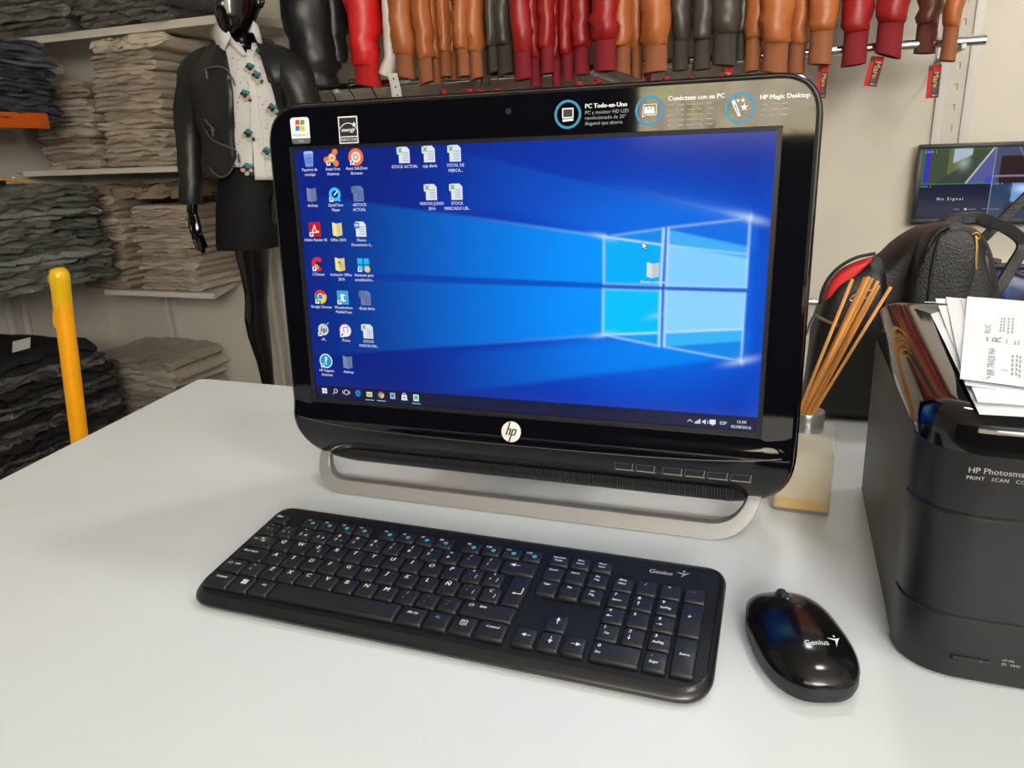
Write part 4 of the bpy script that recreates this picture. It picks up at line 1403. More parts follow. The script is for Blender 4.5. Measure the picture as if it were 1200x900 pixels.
def make_reeds():
    M_R = [mat('bamboo_reed', (206, 150, 82), 0.55, var=0.15, vscale=60, stretch=(1, 1, .1)), mat('bamboo_reed_dark', (186, 124, 60), 0.55, var=0.15, vscale=60, stretch=(1, 1, .1))]
    v = 0.775
    tips = [(999, 327, 0.0), (1014, 325, .012), (1018, 324, -.006), (1022, 326, .004), (1029, 329, .014), (1030, 334, -.004), (1044, 336, .004), (1020, 330, .018)]
    rng = random.Random(4)
    for k, (px, py, dv) in enumerate(tips):
        uu, zz = pix(px, py, v + dv)
        b = Vector((0.0345 - .004 + .0010 * k, 0.768 + rng.uniform(-.004, .004), 0.02))
        t = Vector((uu, v + dv, zz))
        # pass through the collar
        mid_u = 0.0345 - .009 + .0022 * k
        m = Vector((mid_u, 0.768 + rng.uniform(-.005, .005), 0.100))
        d = (t - m).normalized()
        b = m - d * ((m.z - 0.082) / d.z)
        cu, cv, cz = b
        w = 0.0017
        r = tube([(0, 0, 0), tuple(t - b)], w, 6)
        o = tag(obj('diffuser_reed', r, M_R[k % 2], None, RP(b.x, b.y, b.z), PH), 'thin bamboo reed fanning out of the diffuser bottle', 'reed', 'reeds in the scent diffuser')
make_reeds()
# ---------------------------------------------------------------- wall standards, shelves, rail
def standard(name, u, v, z0, z1, along, label, slots=True, w=0.022, gap=0.028):
    """double slotted upright screwed to a wall; along = 'back' or 'left'"""
    root = tag(empty(name, RP(u, v, z0), PH if along == 'back' else PH + math.pi / 2), label, 'wall upright', 'slotted uprights on the walls')
    for s in (-1, 1):
        obj('channel', rbox(s * gap - w / 2, s * gap + w / 2, -0.014, 0, 0, z1 - z0, 0.002), M_STEEL, root)
    # perforated web: real openings between the cross pieces
    n = int((z1 - z0) / 0.06)
    web = [rbox(-gap, -.005, -.006, 0, 0, z1 - z0, 0), rbox(.005, gap, -.006, 0, 0, z1 - z0, 0)]
    for k in range(n + 1):
        a0 = 0 if k == 0 else .05 + .06 * (k - 1)
        a1 = .03 + .06 * k if k < n else z1 - z0
        web.append(rbox(-.005, .005, -.006, 0, a0, max(a1, a0 + .004), 0))
    obj('web', joinvf(web), mat('upright_web', (190, 184, 174), 0.5), root)
    return root
u_, z_ = pix(1138, 60, BACK_V)
standard('wall_upright', pix(1122, 90, BACK_V - .01)[0], BACK_V, pix(1110, 190, BACK_V)[1], 1.6, 'back', 'white slotted wall upright above the security monitor', w=.026, gap=.038)
standard('wall_upright', pix(203, 370, BACK_V)[0], BACK_V, -0.75, -0.17, 'back', 'white slotted wall upright under the tan garment shelves')
standard('wall_upright', pix(330, 380, BACK_V)[0], BACK_V, -0.85, 1.3, 'back', 'white slotted wall upright behind the mannequin leg')
vv_, zz_ = pixu(18, 365, LEFT_U)
standard('wall_upright', LEFT_U, vv_, -0.6, 0.0, 'left', 'white slotted wall upright above the black garments', w=.026, gap=.036)

def shelf(name, pts, z, label, t=0.02):
    """board from outline points (u, v), top at z"""
    cu = sum(p[0] for p in pts) / len(pts)
    cv = sum(p[1] for p in pts) / len(pts)
    loop = [(p[0] - cu, p[1] - cv) for p in pts]
    vf = loft([[(x, y, 0) for x, y in loop], [(x, y, t) for x, y in loop]])
    o = obj(name, vf, M_SHELF, None, RP(cu, cv, z - t), PH, smooth=False)
    return tag(o, label, 'shelf', 'white wall shelves')
SV = 2.42
shelf('wall_shelf', [(LEFT_U, SV), (-1.95, SV), (-1.80, BACK_V), (LEFT_U, BACK_V)], 0.875, 'white shelf board carrying the dark grey garments', .028)
shelf('wall_shelf', [(LEFT_U + .05, SV), (-1.95, SV), (-1.95, BACK_V), (LEFT_U + .05, BACK_V)], 0.360, 'white shelf board at mid height under two tan garment stacks', .022)
shelf('wall_shelf', [(-2.78, SV), (-2.185, SV), (-2.33, BACK_V), (-2.78, BACK_V)], -0.145, 'low white shelf board with slanted end by the mannequin hand', .022)
LV = LEFT_U + 0.44
shelf('wall_shelf', [(LEFT_U, 1.4), (LV - .02, 1.4), (LV - .02, 2.36), (LEFT_U, 2.36)], -0.070, 'white side-wall shelf board under the green garments', .022)
shelf('wall_shelf', [(LEFT_U, 1.4), (LV - .02, 1.4), (LV - .02, 2.28), (LEFT_U, 2.28)], 0.545, 'white side-wall shelf board under the navy garments', .022)
# ledger strip under the top shelf, on the side wall
structure(room_box('trim_1', LEFT_U, LEFT_U + .02, 2.05, BACK_V, 0.775, 0.815, M_SHELF))
# orange price board in front of the navy stack
u0, z0 = pix(0, 143, 2.2)
_pv = 2.0
ob = room_box('price_board', LV - .018, LV - .004, 1.5, pixu(58, 140, LV)[0], 0.515, 0.572, mat('orange_board', (222, 100, 22), 0.5), .003)
tag(ob, 'orange edge board below the navy garments', 'board')

# ---------------------------------------------------------------- folded garments
def garment_vf(seed, L, D, T, lobes=2, rough=1.0):
    rng = random.Random(seed)
    off = Vector((rng.uniform(0, 50), rng.uniform(0, 50), rng.uniform(0, 50)))
    sec = []
    for k in range(4):
        sec.append((0.5 - k / 4.0 * 0.95, 0.0, 0))
    for l in range(lobes):
        for k in range(5):
            a = -math.pi / 2 + math.pi * (k + .5) / 5
            sec.append((-0.46 - 0.04 * math.cos(a) - (0.012 if l % 2 else 0), (l + .5 + .47 * math.sin(a)) / lobes, 1))
    for k in range(7):
        sec.append((-0.45 + 0.95 * (k + 1) / 7, 1.0, 2))
    NX = 28
    rings = []
    for i in range(NX + 1):
        t = i / NX * 2 - 1
        e = max(0, (abs(t) - .86) / .14)
        zs = 1 - .8 * e ** 2
        ys = 1 - .05 * e ** 2
        ring = []
        for (y, z, kind) in sec:
            p = Vector((t * L * 6, y * D * 6, z * 3)) + off
            n1 = noise.noise(p * 1.3)
            n2 = noise.noise(p * 3.7 + Vector((9, 3, 1)))
            x = t * L / 2 * (1 + 0.09 * noise.noise(Vector((y * 3, z * 2, t * .2)) + off))
            yy = y * D * ys + rough * (0.016 * n1 + .004 * n2 if kind == 1 else 0.003 * n1)
            sag = -0.10 * T * (t * t) * (1 if z > .5 else .3)
            zz = (z - .5) * T * zs + .5 * T + rough * T * (.22 * n1 + .09 * n2) * (0.3 if z < .01 else 1) + sag
            ring.append((x, yy, max(zz, 0.0)))
        rings.append(ring)
    return loft(rings)
GM = {}
def garment_mesh(kind, k, L, D, T, m, lobes=2, rough=1.0):
    key = (kind, k)
    if key not in GM:
        vf = garment_vf(hash_seed(kind) + k * 17, L, D, T, lobes, rough)
        me = mesh('folded_garment', vf, True, 60)
        me.materials.append(m)
        GM[key] = me
    return GM[key]
def hash_seed(s):
    return sum(ord(c) * (i + 3) for i, c in enumerate(s))

def cloth(name, col, rough=.75, plastic=False, var=.10):
    if name in MATS:
        return MATS[name]
    m = mat(name, col, rough, bump=.5, bscale=45, var=var, vscale=9)
    if plastic:                       # clear bag over the cloth: glossy crinkled coat
        nt = m.node_tree
        b = nt.nodes['Principled BSDF']
        b.inputs['Coat Weight'].default_value = 1.0
        b.inputs['Coat IOR'].default_value = 1.8
        b.inputs['Coat Roughness'].default_value = 0.07
        n = nt.nodes.new('ShaderNodeTexNoise')
        n.inputs['Scale'].default_value = 38
        n.inputs['Detail'].default_value = 5
        n.inputs['Distortion'].default_value = 1.2
        tc = [x for x in nt.nodes if x.type == 'TEX_COORD'][0]
        nt.links.new(tc.outputs['Object'], n.inputs['Vector'])
        bp = nt.nodes.new('ShaderNodeBump')
        bp.inputs['Strength'].default_value = 1.0
        bp.inputs['Distance'].default_value = 0.012
        nt.links.new(n.outputs[0], bp.inputs['Height'])
        nt.links.new(bp.outputs[0], b.inputs['Coat Normal'])
    return m
M_TAN = [cloth('tan_cotton', (166, 153, 136)), cloth('beige_cotton', (180, 168, 151)), cloth('taupe_cotton', (148, 133, 116))]
M_CREAM = cloth('cream_cotton', (204, 192, 172))
M_BROWN = cloth('brown_cotton', (138, 120, 102))
M_GREY = [cloth('charcoal_bagged', (78, 76, 71), .6, True), cloth('grey_bagged', (96, 92, 85), .6, True)]
M_NAVY = [cloth('navy_bagged', (66, 70, 80), .6, True), cloth('slate_bagged', (82, 87, 96), .6, True)]
M_GREEN = [cloth('green_bagged', (94, 96, 87), .6, True), cloth('moss_bagged', (82, 85, 74), .6, True), cloth('pale_green_bagged', (120, 122, 115), .6, True)]
M_BLK = [cloth('black_bagged', (44, 43, 45), .55, True), cloth('black_denim', (22, 21, 23), .75), cloth('soft_black_bagged', (62, 60, 62), .55, True)]

def stack(kind, u, v, z, n, L, D, T, mats_, label, group, facing='back', lobes=2, jitter=.012, rot=0.0, z_top=None, lean=(0, 0), sizes=None, rough=1.0):
    rng = random.Random(hash_seed(kind))
    zz = z
    step = (z_top - z) / n if z_top else T * .86
    for k in range(n):
        m = mats_[rng.randrange(len(mats_))]
        me = garment_mesh(kind + m.name, k % 4, L, D, T, m, lobes, rough)
        o = bpy.data.objects.new('folded_garment', me)
        COL.objects.link(o)
        du, dv = rng.uniform(-jitter, jitter), rng.uniform(-jitter, jitter)
        o.location = RP(u + du + lean[0] * k / max(n - 1, 1), v + dv + lean[1] * k / max(n - 1, 1), zz)
        o.rotation_euler = (0, 0, (PH if facing == 'back' else PH + math.pi / 2) + rng.uniform(-.07, .07) + rot)
        sc = sizes[k] if sizes else 1 - rng.uniform(0, .12)
        o.scale = (sc, 1, step / (T * .86) * rng.uniform(.94, 1.10))
        tag(o, label, 'folded garment', group)
        zz += step
    return zz

# mid shelf
def uat(px, py, v):
    return pix(px, py, v)[0]
stack('tanA', uat(168, 140, 2.5), 2.585, 0.362, 12, .36, .30, .040, M_TAN[:2], 'folded beige trousers in the tall stack beside the mannequin sleeve', 'tall beige trouser stack', z_top=0.79)
o = obj('folded_garment', garment_vf(77, .37, .30, .055, 2, 1.6), M_CREAM, None, RP(uat(172, 90, 2.5), 2.57, 0.789), PH + .04)
tag(o, 'rumpled cream garment topping the tall beige trouser stack', 'folded garment', 'tall beige trouser stack')
stack('tanB', uat(82, 140, 2.5), 2.60, 0.362, 11, .34, .28, .034, M_TAN, 'folded taupe trousers in the shorter stack at the wall corner', 'short taupe trouser stack', z_top=0.70, jitter=.02)
# low shelf
stack('tanC', uat(208, 290, 2.5), 2.585, -0.143, 12, .34, .30, .034, M_TAN[:2], 'folded light tan trousers in the stack behind the mannequin hand', 'light tan stack on low shelf', z_top=0.205)
stack('tanD', uat(135, 290, 2.5), 2.56, -0.143, 13, .30, .28, .032, M_TAN, 'folded dark tan trousers in the stack next to the green garments', 'dark tan stack on low shelf', z_top=0.245)
vf = garment_vf(31, .62, .30, .05, 1, 2.2)
o = obj('folded_garment', vf, M_BROWN, None, RP(uat(178, 240, 2.5), 2.575, 0.236), PH)
tag(o, 'brown garment draped over both stacks of the low shelf', 'folded garment')
# lowest: bagged tan garments near the floor behind the counter corner
shelf('wall_shelf', [(-2.95, 2.35), (-2.1, 2.35), (-2.1, BACK_V), (-2.95, BACK_V)], -0.80, 'lowest white shelf board under the bagged tan garments', .022)
M_BAGTAN = [cloth('tan_bagged', (170, 162, 148), .6, True), cloth('beige_bagged', (150, 140, 126), .6, True)]
stack('tanE', uat(180, 450, 2.5), 2.55, -0.80, 7, .52, .34, .05, M_BAGTAN, 'tan garment in a clear bag low behind the counter corner', 'bagged tan garments', z_top=-0.44)
# top shelf: dark garments
stack('greyA', uat(170, 20, 2.5), 2.56, 0.876, 5, .50, .34, .05, M_GREY, 'dark grey garment in a clear bag on the top shelf near the mannequin', 'bagged grey garments by the mannequin')
stack('greyB', uat(60, 20, 2.5), 2.54, 0.876, 5, .46, .34, .05, M_GREY, 'dark grey garment in a clear bag on the top shelf over the navy ones', 'bagged grey garments over the navy ones')
# side wall stacks
sv, _ = pixu(0, 100, LV)
stack('navy', LEFT_U + .225, pixu(68, 95, LV)[0] - .27, 0.547, 9, .56, .42, .04, M_NAVY, 'navy garment in a clear bag above the orange edge board', 'bagged navy garments', 'left', z_top=0.83, rough=1.2)
stack('green', LEFT_U + .33, pixu(108, 270, LV)[0] - .31, -0.069, 9, .64, .46, .05, M_GREEN, 'grey-green garment in a clear bag on the side wall', 'bagged green garments', 'left', z_top=0.30, rough=1.4, lean=(0, -.05))
bt = stack('black', LEFT_U + .30, pixu(150, 500, LEFT_U + .5)[0] - .36, -0.90, 11, .74, .50, .06, M_BLK, 'black garment in a clear bag stacked by the yellow post', 'bagged black garments', 'left', z_top=-0.36, rough=1.5, sizes=[1 - .018 * k for k in range(11)])
o = obj('folded_garment', garment_vf(5, .46, .44, .075, 2, 1.2), M_BLK[1], None, RP(LEFT_U + .33, pixu(105, 400, LEFT_U + .5)[0] - .25, bt - .004), PH + math.pi / 2)
tag(o, 'plain black garment with a white card on top of the bagged black stack', 'folded garment')
_cv, _cz = pixu(24, 404, LEFT_U + .555)
o = obj('size_card', rbox(-.035, .035, -.0008, .0008, -.022, .022, 0), mat('card_white', (205, 205, 200), .6), None, RP(LEFT_U + .56, _cv, _cz), (0.35, 0, PH + math.pi / 2))
tag(o, 'small white card on the black garment by the yellow post', 'card')
# hanger with pale wood end at the far left
def side_hanger():
    v0, z0 = pixu(33, 213, LV + .02)
    root = tag(empty('clothes_hanger', RP(LV + .02, v0, z0), PH + math.pi / 2), 'pale wooden hanger end with black strap over the green garments', 'hanger')
    obj('bar', tube([(-.30, 0, .02), (-.10, 0, .012), (0, 0, 0)], .007, 8), mat('pale_wood', (206, 150, 84), .5), root)
    obj('hook', tube(bez([(-.06, 0, .012), (-.045, 0, .03), (-.02, 0, .03)], 5), .0015, 6), M_CHROME, root)
    obj('strap', rbox(-.30, -.09, -.006, .01, -.05, .012, .004), M_BLACK, root)
side_hanger()

# ---------------------------------------------------------------- yellow post
def yellow_post():
    d = RM.transposed() @ Vector(((78 - 600) / F_PX, (415 - 450) / F_PX, 1))
    P = d * (1.28 / d.dot(V3))
    uu, vv = P.dot(U3), P.dot(V3)
    zt = 0.095
    # find the height of the top from the picture row
    _, zt = pix(70, 318, vv)
    ut, _ = pix(69, 318, vv)
    ub, zb = pix(93, 512, vv)
    lean = (ut - ub) / (zt - zb)
    u_floor = ub + lean * (FLOOR_Z - zb)
    r = 0.0205
    root = tag(empty('barrier_post', RP(u_floor, vv, FLOOR_Z), PH), 'yellow round post with torn plastic wrap at its top', 'post')
    H = zt - FLOOR_Z
    M_Y = mat('yellow_plastic', (255, 172, 4), .38, var=.05, vscale=14)
    ring = lambda rr, z: [(lean * z + rr * math.cos(2 * math.pi * k / 28), rr * math.sin(2 * math.pi * k / 28), z) for k in range(28)]
    obj('shaft', loft([ring(r, 0), ring(r, H - .012), ring(r * .93, H - .006), ring(r * .5, H)]), M_Y, root)
    rng = random.Random(3)
    rings = []
    for (rr, z) in ((r * 1.03, H - .075), (r * 1.06, H - .05), (r * 1.14, H - .022), (r * 1.10, H - .006), (r * .8, H + .004), (r * .3, H + .008)):
        rings.append([(lean * z + rr * (1 + rng.uniform(-.06, .06)) * math.cos(2 * math.pi * k / 28), rr * (1 + rng.uniform(-.06, .06)) * math.sin(2 * math.pi * k / 28), z + (rng.uniform(-.012, .012) if z < H - .06 else rng.uniform(-.002, .002))) for k in range(28)])
    obj('torn_wrap', loft(rings, False, True), mat('yellow_film', (240, 190, 20), .18, coat=.6), root, angle=80)
    # bare patch and hanging strip
    pr = []
    for k in range(8):
        a = 3.6 + .9 * k / 7
        pr.append([(lean * z + 1.24 * r * math.cos(a) * (1 if z < H - .004 else .8), 1.24 * r * math.sin(a) * (1 if z < H - .004 else .8), z) for z in (H - .022, H - .012, H - .002, H + .005)])
    obj('bare_patch', loft(pr, False, False, False), mat('bare_pvc', (196, 170, 128), .5), root)
    st = bez([(lean * (H - .05) - r * 1.05, -.006, H - .052), (lean * H - r * 1.4, -.010, H - .065), (lean * H - r * 1.25, -.012, H - .085), (lean * H - r * 1.7, -.012, H - .115), (lean * H - r * 1.65, -.012, H - .135)], 4)
    obj('loose_strip', tube(st, [.0022 + .0034 * (k / len(st)) for k in range(len(st))], 6, .35), MATS['yellow_film'], root)
    obj('floor_flange', lathe([(.06, 0), (.06, .006), (.03, .010), (.022, .014)], 28), M_Y, root)
yellow_post()

# ---------------------------------------------------------------- clothes rail with jackets
RV = 2.40
RAIL_Z = 0.602
def rail(name, z, u0, u1, label):
    root = tag(empty(name, RP(u0, RV, z), PH), label, 'rail')
    obj('bar', tube([(0, 0, 0), (u1 - u0, 0, 0)], .0125, 16), M_CHROME, root)
    for uu in (0.12, (u1 - u0) / 2, u1 - u0 - .05):
        obj('bracket', joinvf([rbox(uu - .006, uu + .006, -.014, BACK_V - RV, -.02, -.008, .002), rbox(uu - .012, uu + .012, BACK_V - RV - .006, BACK_V - RV, -.06, .04, .002)]), M_STEEL, root)
    return root
rail('clothes_rail', RAIL_Z, -1.62, 0.455, 'lower chrome rail running under the row of leather jackets')
rail('clothes_rail', 1.36, -1.75, 0.455, 'upper chrome rail from which the leather jackets hang')

LEATHER = {}
def leather(name, col, rib):
    if name not in LEATHER:
        LEATHER[name] = (mat(name + '_leather', col, .42, bump=.25, bscale=55, var=.12, vscale=12, coat=.12, coat_rough=.3),
                         mat(name + '_rib', rib, .85, bump=.6, bscale=120, stretch=(6, 6, .25), var=.1))
    return LEATHER[name]
leather('tan', (172, 98, 50), (142, 86, 54))
leather('olive', (66, 60, 54), (62, 56, 50))
leather('crimson', (150, 24, 26), (124, 22, 34))
leather('scarlet', (206, 28, 28), (178, 22, 24))
leather('black', (28, 29, 31), (28, 28, 30))
leather('brown', (98, 50, 36), (92, 46, 36))
leather('white', (206, 203, 198), (200, 196, 190))
M_LINE = mat('dark_lining', (24, 20, 20), .8)

def crease(vf, seed):
    V = []
    for v in vf[0]:
        p = Vector(v)
        n1 = noise.noise(Vector((p.x * 26 + seed * 3.1, p.y * 26, p.z * 9)))
        n2 = noise.noise(Vector((p.x * 9 + seed, p.y * 9, p.z * 34)))
        V.append((p.x + .0045 * n1 + .003 * n2, p.y + .006 * n1 + .005 * n2, p.z))
    return V, vf[1]
def jacket(px, py, wpx, kind, dv, label, group, cuff=27, rib=True, seed=0, body=True, puffy=1.35, skew=0.0):
    """one jacket on a hanger: the sleeve nearest the shop with its cuff, the body and far sleeve behind it"""
    rng = random.Random(seed)
    v = RV - 0.055 + dv
    u, zb = pix(px, py, v)
    _, zc = pix(px, py - cuff, v)
    du = pix(px + 10, py, v)[0] - u
    r = wpx * du / 20
    root = tag(empty('leather_jacket', RP(u, v, zb), PH), label, 'jacket', group)
    lm, rm = LEATHER[kind]
    hc = zc - zb
    top = 1.28 - zb
    n = 20
    def ring(z, rx, ry, ox=0.0, wob=0.0, ph=0.0, tilt=0.0):
        return [(ox + rx * math.cos(a) * (1 + wob * math.sin(3 * a + ph)), ry * math.sin(a) * (1 + wob * math.cos(2 * a + ph)), z + tilt * rx * math.cos(a)) for a in [2 * math.pi * k / n for k in range(n)]]
    tl = rng.uniform(-.35, .35)
    ry = max(r * .95, .026)
    if rib:
        cf = [ring(0.0, r * .80, ry * .75, 0, 0, 0, tl), ring(0.001, r * 1.0, ry * .95, 0, 0, 0, tl), ring(hc * .5, r * .96, ry * .9, skew * .3, 0, 0, tl * .5), ring(hc * 1.03, r * .95, ry * .9, skew * .6)]
        cf = [ring(0.012, r * .82, ry * .78, 0, 0, 0, tl)] + cf
        obj('cuff', loft(cf), rm, root)
    z0 = hc * .95 if rib else 0.0
    sl = []
    L = top - z0
    for (t, s) in ((0.0, .92 if rib else 1.0), (0.010, 1.04 if rib else 1.02), (0.03, puffy * .97), (0.06, puffy), (0.09, puffy * 1.03), (0.13, puffy * .97), (0.17, puffy), (0.21, puffy * .96), (0.26, puffy * 1.02), (0.32, puffy * 1.04), (0.38, puffy), (0.45, puffy * 1.0), (0.6, puffy * 1.1), (0.8, puffy * 1.25), (1.0, puffy * 1.1)):
        s *= 1 + .45 * min(t, .4)
        sl.append(ring(z0 + L * t, r * s, ry * s * 1.1, skew * (.6 + t) + rng.uniform(-.16, .16) * r, .04 + .05 * rng.random(), rng.uniform(0, 6), tl * .2))
    obj('sleeve', crease(loft(sl), seed), lm, root, angle=75)
    if body:
        hem = 0.80 - zb
        bw = min(max(r * .5, .012), .03)
        bd = []
        for (t, s, sv) in ((0, .9, .9), (.03, 1, 1), (.5, 1, 1), (.9, 1.0, .95), (1.0, .7, .7)):
            bd.append([(skew + bw * s * math.cos(a), .18 + .135 * sv * math.copysign(abs(math.sin(a)) ** .7, math.sin(a)), hem + (1.335 - zb - hem) * t) for a in [2 * math.pi * k / n for k in range(n)]])
        obj('body', loft(bd), lm, root)
    return root, u, v, zb

row = [
    # px, py, width, kind, depth shift, label, group, cuff
    (376, 101, 40, 'black', 0.0, 'plain black leather jacket sleeve hanging next to the mannequin', None, 0, False),
    (400, 74, 20, 'black', .05, 'shorter black leather jacket between the plain black and scarlet ones', None, 0, False),
    (432, 101, 28, 'scarlet', 0.0, 'bright scarlet leather jacket with turned cuff beside the white one', None, 24, True),
]
G1 = 'tan leather jackets beside the white one'
T1 = 'tan leather jacket with ribbed cuff hanging between the white and olive jackets'
for (px, py, w, dv, cf) in ((476, 91, 21, 0, 28), (500, 98, 16, .0, 30), (514, 98, 12, .05, 30), (524, 90, 13, .02, 30), (534, 94, 10, .05, 32), (544, 90, 14, -.01, 34), (559, 93, 15, .01, 34)):
    row.append((px, py, w, 'tan', dv, T1, G1, cf, True))
for (px, py, w, dv, cf) in ((569, 100, 9, .05, 34), (579, 86, 11, .02, 32), (593, 88, 19, .03, 36)):
    row.append((px, py, w, 'olive', dv, 'dark olive leather jacket hanging between tan and crimson jackets', 'olive jackets next to the crimson row', cf, True))
for (px, py, w, dv, cf) in ((613, 94, 20, -.01, 34), (629, 102, 13, .03, 34), (642, 87, 15, .0, 32), (653, 103, 11, .04, 36), (666, 95, 13, .02, 32), (682, 88, 18, .01, 34)):
    row.append((px, py, w, 'crimson', dv, 'crimson leather jacket with dark red cuff in the middle of the row', 'crimson jackets in the middle', cf, True))
row.append((709, 84, 26, 'crimson', -.03, 'widest crimson leather jacket next to the second tan group', None, 38, True))
for (px, py, w, dv, cf) in ((730, 86, 18, .01, 33), (746, 92, 14, .04, 33), (768, 85, 28, -.02, 33)):
    row.append((px, py, w, 'tan', dv, 'tan leather jacket hanging between the crimson and second olive group', 'tan jackets after the crimson row', cf, True))
for (px, py, w, dv, cf) in ((797, 83, 19, .02, 36), (822, 82, 21, .0, 36), (848, 77, 29, -.01, 38), (868, 72, 16, .04, 34)):
    row.append((px, py, w, 'olive', dv, 'dark olive leather jacket hanging between two tan groups', 'olive jackets between tan groups', cf, True))
for (px, py, w, dv, cf) in ((881, 84, 20, .01, 40), (907, 86, 31, -.02, 36), (932, 87, 21, .03, 36), (960, 76, 28, -.02, 40)):
    row.append((px, py, w, 'tan', dv, 'tan leather jacket hanging over the printed top edge of the computer', 'tan jackets over the computer corner', cf, True))
row.append((1000, 77, 30, 'crimson', 0, 'crimson leather jacket with a longer cuff next to the tan group', None, 40, True))
row.append((1040, 66, 32, 'crimson', -.01, 'crimson leather jacket with gold lettered tag below its cuff', None, 40, True))
row.append((1083, 63, 26, 'brown', .06, 'dark brown leather jacket behind the last tan one', None, 36, True))
row.append((1110, 72, 19, 'tan', -.03, 'last tan leather jacket at the rail end by the wall upright', None, 42, True))
for k, (px, py, w, kind, dv, label, group, cf, rib) in enumerate(row):
    jacket(px, py, w, kind, dv, label, group, cf, rib, seed=k + 11, puffy=1.05 if not rib else (1.16 if kind != 'scarlet' else 1.08), skew=(-.02 if kind == 'black' else 0.0), body=True)

# white leather jacket with a punched belt hanging from its cuff
def white_jacket():
    v = RV - .05
    u, zb = pix(455, 86, v)
    root = tag(empty('leather_jacket', RP(u, v, zb), PH), 'white leather jacket with a punched strap hanging at its cuff', 'jacket')
    lm, rm = LEATHER['white']
    pts = []
    for (px, py, w) in ((452, 88, 13), (454, 82, 14), (459, 68, 14), (458, 50, 14), (457, 30, 14), (456, 10, 14), (456, -20, 15), (456, -80, 16)):
        a, z = pix(px, py, v)
        rr = (pix(px + 10, py, v)[0] - a) * w / 20
        pts.append([(a - u + rr * math.cos(t), .030 * math.sin(t), z - zb + (rr * .7 * math.cos(t) * -.6 if py > 80 else 0)) for t in [2 * math.pi * k / 18 for k in range(18)]])
    obj('sleeve', loft(pts), lm, root)
    a0, z0 = pix(460, 86, v - .03)
    a1, z1 = pix(468, 118, v - .03)
    st = loft([[(a - u + dx, -.032 + dy, z - zb) for dx, dy in ((-.018, 0), (.016, 0), (.016, .003), (-.018, .003))] for a, z in ((a0, z0), ((a0 + a1) / 2, (z0 + z1) / 2), (a1, z1 - .03))])
    s = obj('strap', st, lm, root, smooth=False)
    for t in (.2, .5, .8):
        x, z = a0 + (a1 - a0) * t - u, z0 + (z1 - z0) * t - zb
        obj('eyelet', [[(x + .003 * math.cos(q) , -.0325, z + .003 * math.sin(q)) for q in [2 * math.pi * k / 10 for k in range(10)]], [tuple(range(10))]], M_BLACK, s, smooth=False)
    n = 18
    bd = []
    for (z, s_) in ((.80, .9), (.83, 1), (1.2, 1), (1.335, .7)):
        bd.append([(.024 * s_ * math.cos(q), .18 + .13 * s_ * math.sin(q), z - zb) for q in [2 * math.pi * k / n for k in range(n)]])
    obj('body', loft(bd), lm, root)
white_jacket()

# swing tags
M_TAGR = mat('tag_red', (190, 20, 24), .7)
def swing_tag(px, py, w, h, label, lean=0.0, dv=-.05, full=True, group=None):
    v = RV + dv
    u, z = pix(px, py, v)
    s = (pix(px + 10, py, v)[0] - u) / 10
    W, H = w * s, h * s
    root = tag(empty('swing_tag', RP(u, v, z - H), (0, lean, PH)), label, 'tag', group)
    obj('card', rbox(-W / 2, W / 2, -.0012, .0012, 0, H, 0), M_TAGR, root, smooth=False)
    pr = Print(lambda x, y, hh: (x, -.0016 - hh, y))
    pr.rect(-W * .18, H * .02, W * .48, H * .80, (34, 30, 28))
    pr.rect(-W * .48, H * .82, -W * .12, H * .97, (34, 30, 28))
    if full:
        pr.text('Mare', W * .14, H * .555, W * .62, (212, 150, 70), 0.02, 0, rot=-math.pi / 2)
        pr.text('cc', W * .14, H * .25, W * .58, (150, 40, 30), 0.02, 0, rot=-math.pi / 2)
        pr.text('i', W * .14, H * .08, W * .62, (212, 150, 70), 0.02, 0, rot=-math.pi / 2)
    pr.build('tag_print', M_PRINT, root)
    obj('thread', tube([(W * .05, 0, H), (W * .1, .012, H + .035), (W * .12, .04, H + .085)], .0008, 5), M_BLACK, root)
swing_tag(1023, 66, 16, 36, 'red and black swing tag with gold lettering under the crimson cuff', .16)
swing_tag(1097, 76, 15, 41, 'red and black swing tag with gold lettering at the rail end', -.02)
swing_tag(965, 77, 12, 39, 'red and black swing tag under the tan jacket beside the computer corner', 0)
swing_tag(849, 79, 15, 34, 'red and black swing tag under the olive jackets between tan groups', .08)
for k, (px, py) in enumerate(((521, 105), (549, 104), (560, 105), (585, 104), (700, 92), (757, 86), (782, 90), (810, 89), (676, 96))):
    swing_tag(px, py, 9, 22, 'small red and black swing tag peeking over the computer top edge', .1 * ((k % 3) - 1), dv=-.03, full=False, group='small tags over the computer')

# hangers on the lower rail
def low_hanger(px, label):
    v = RV
    u = pix(px, 100, v)[0]
    root = tag(empty('clothes_hanger', RP(u, v, RAIL_Z - .13), PH + .95), label, 'hanger', 'black hangers on the lower rail')
    obj('hook', tube(bez([(0, 0, .05), (0, 0, .09), (-.012, 0, .112), (-.020, 0, .13), (-.012, 0, .148), (0, 0, .150), (.013, 0, .142)], 5), .002, 7), M_BLACK, root)
    obj('yoke', tube(bez([(-.18, 0, -.05), (-.10, 0, .01), (-.02, 0, .045), (0, 0, .055), (.02, 0, .045), (.10, 0, .01), (.18, 0, -.05)], 4), .008, 8), M_BLACK, root)
    obj('cross_bar', tube([(-.17, 0, -.046), (.17, 0, -.046)], .005, 8), M_BLACK, root)
for px in (392, 414, 440):
    low_hanger(px, 'black hanger on the lower rail under the black and scarlet jackets')

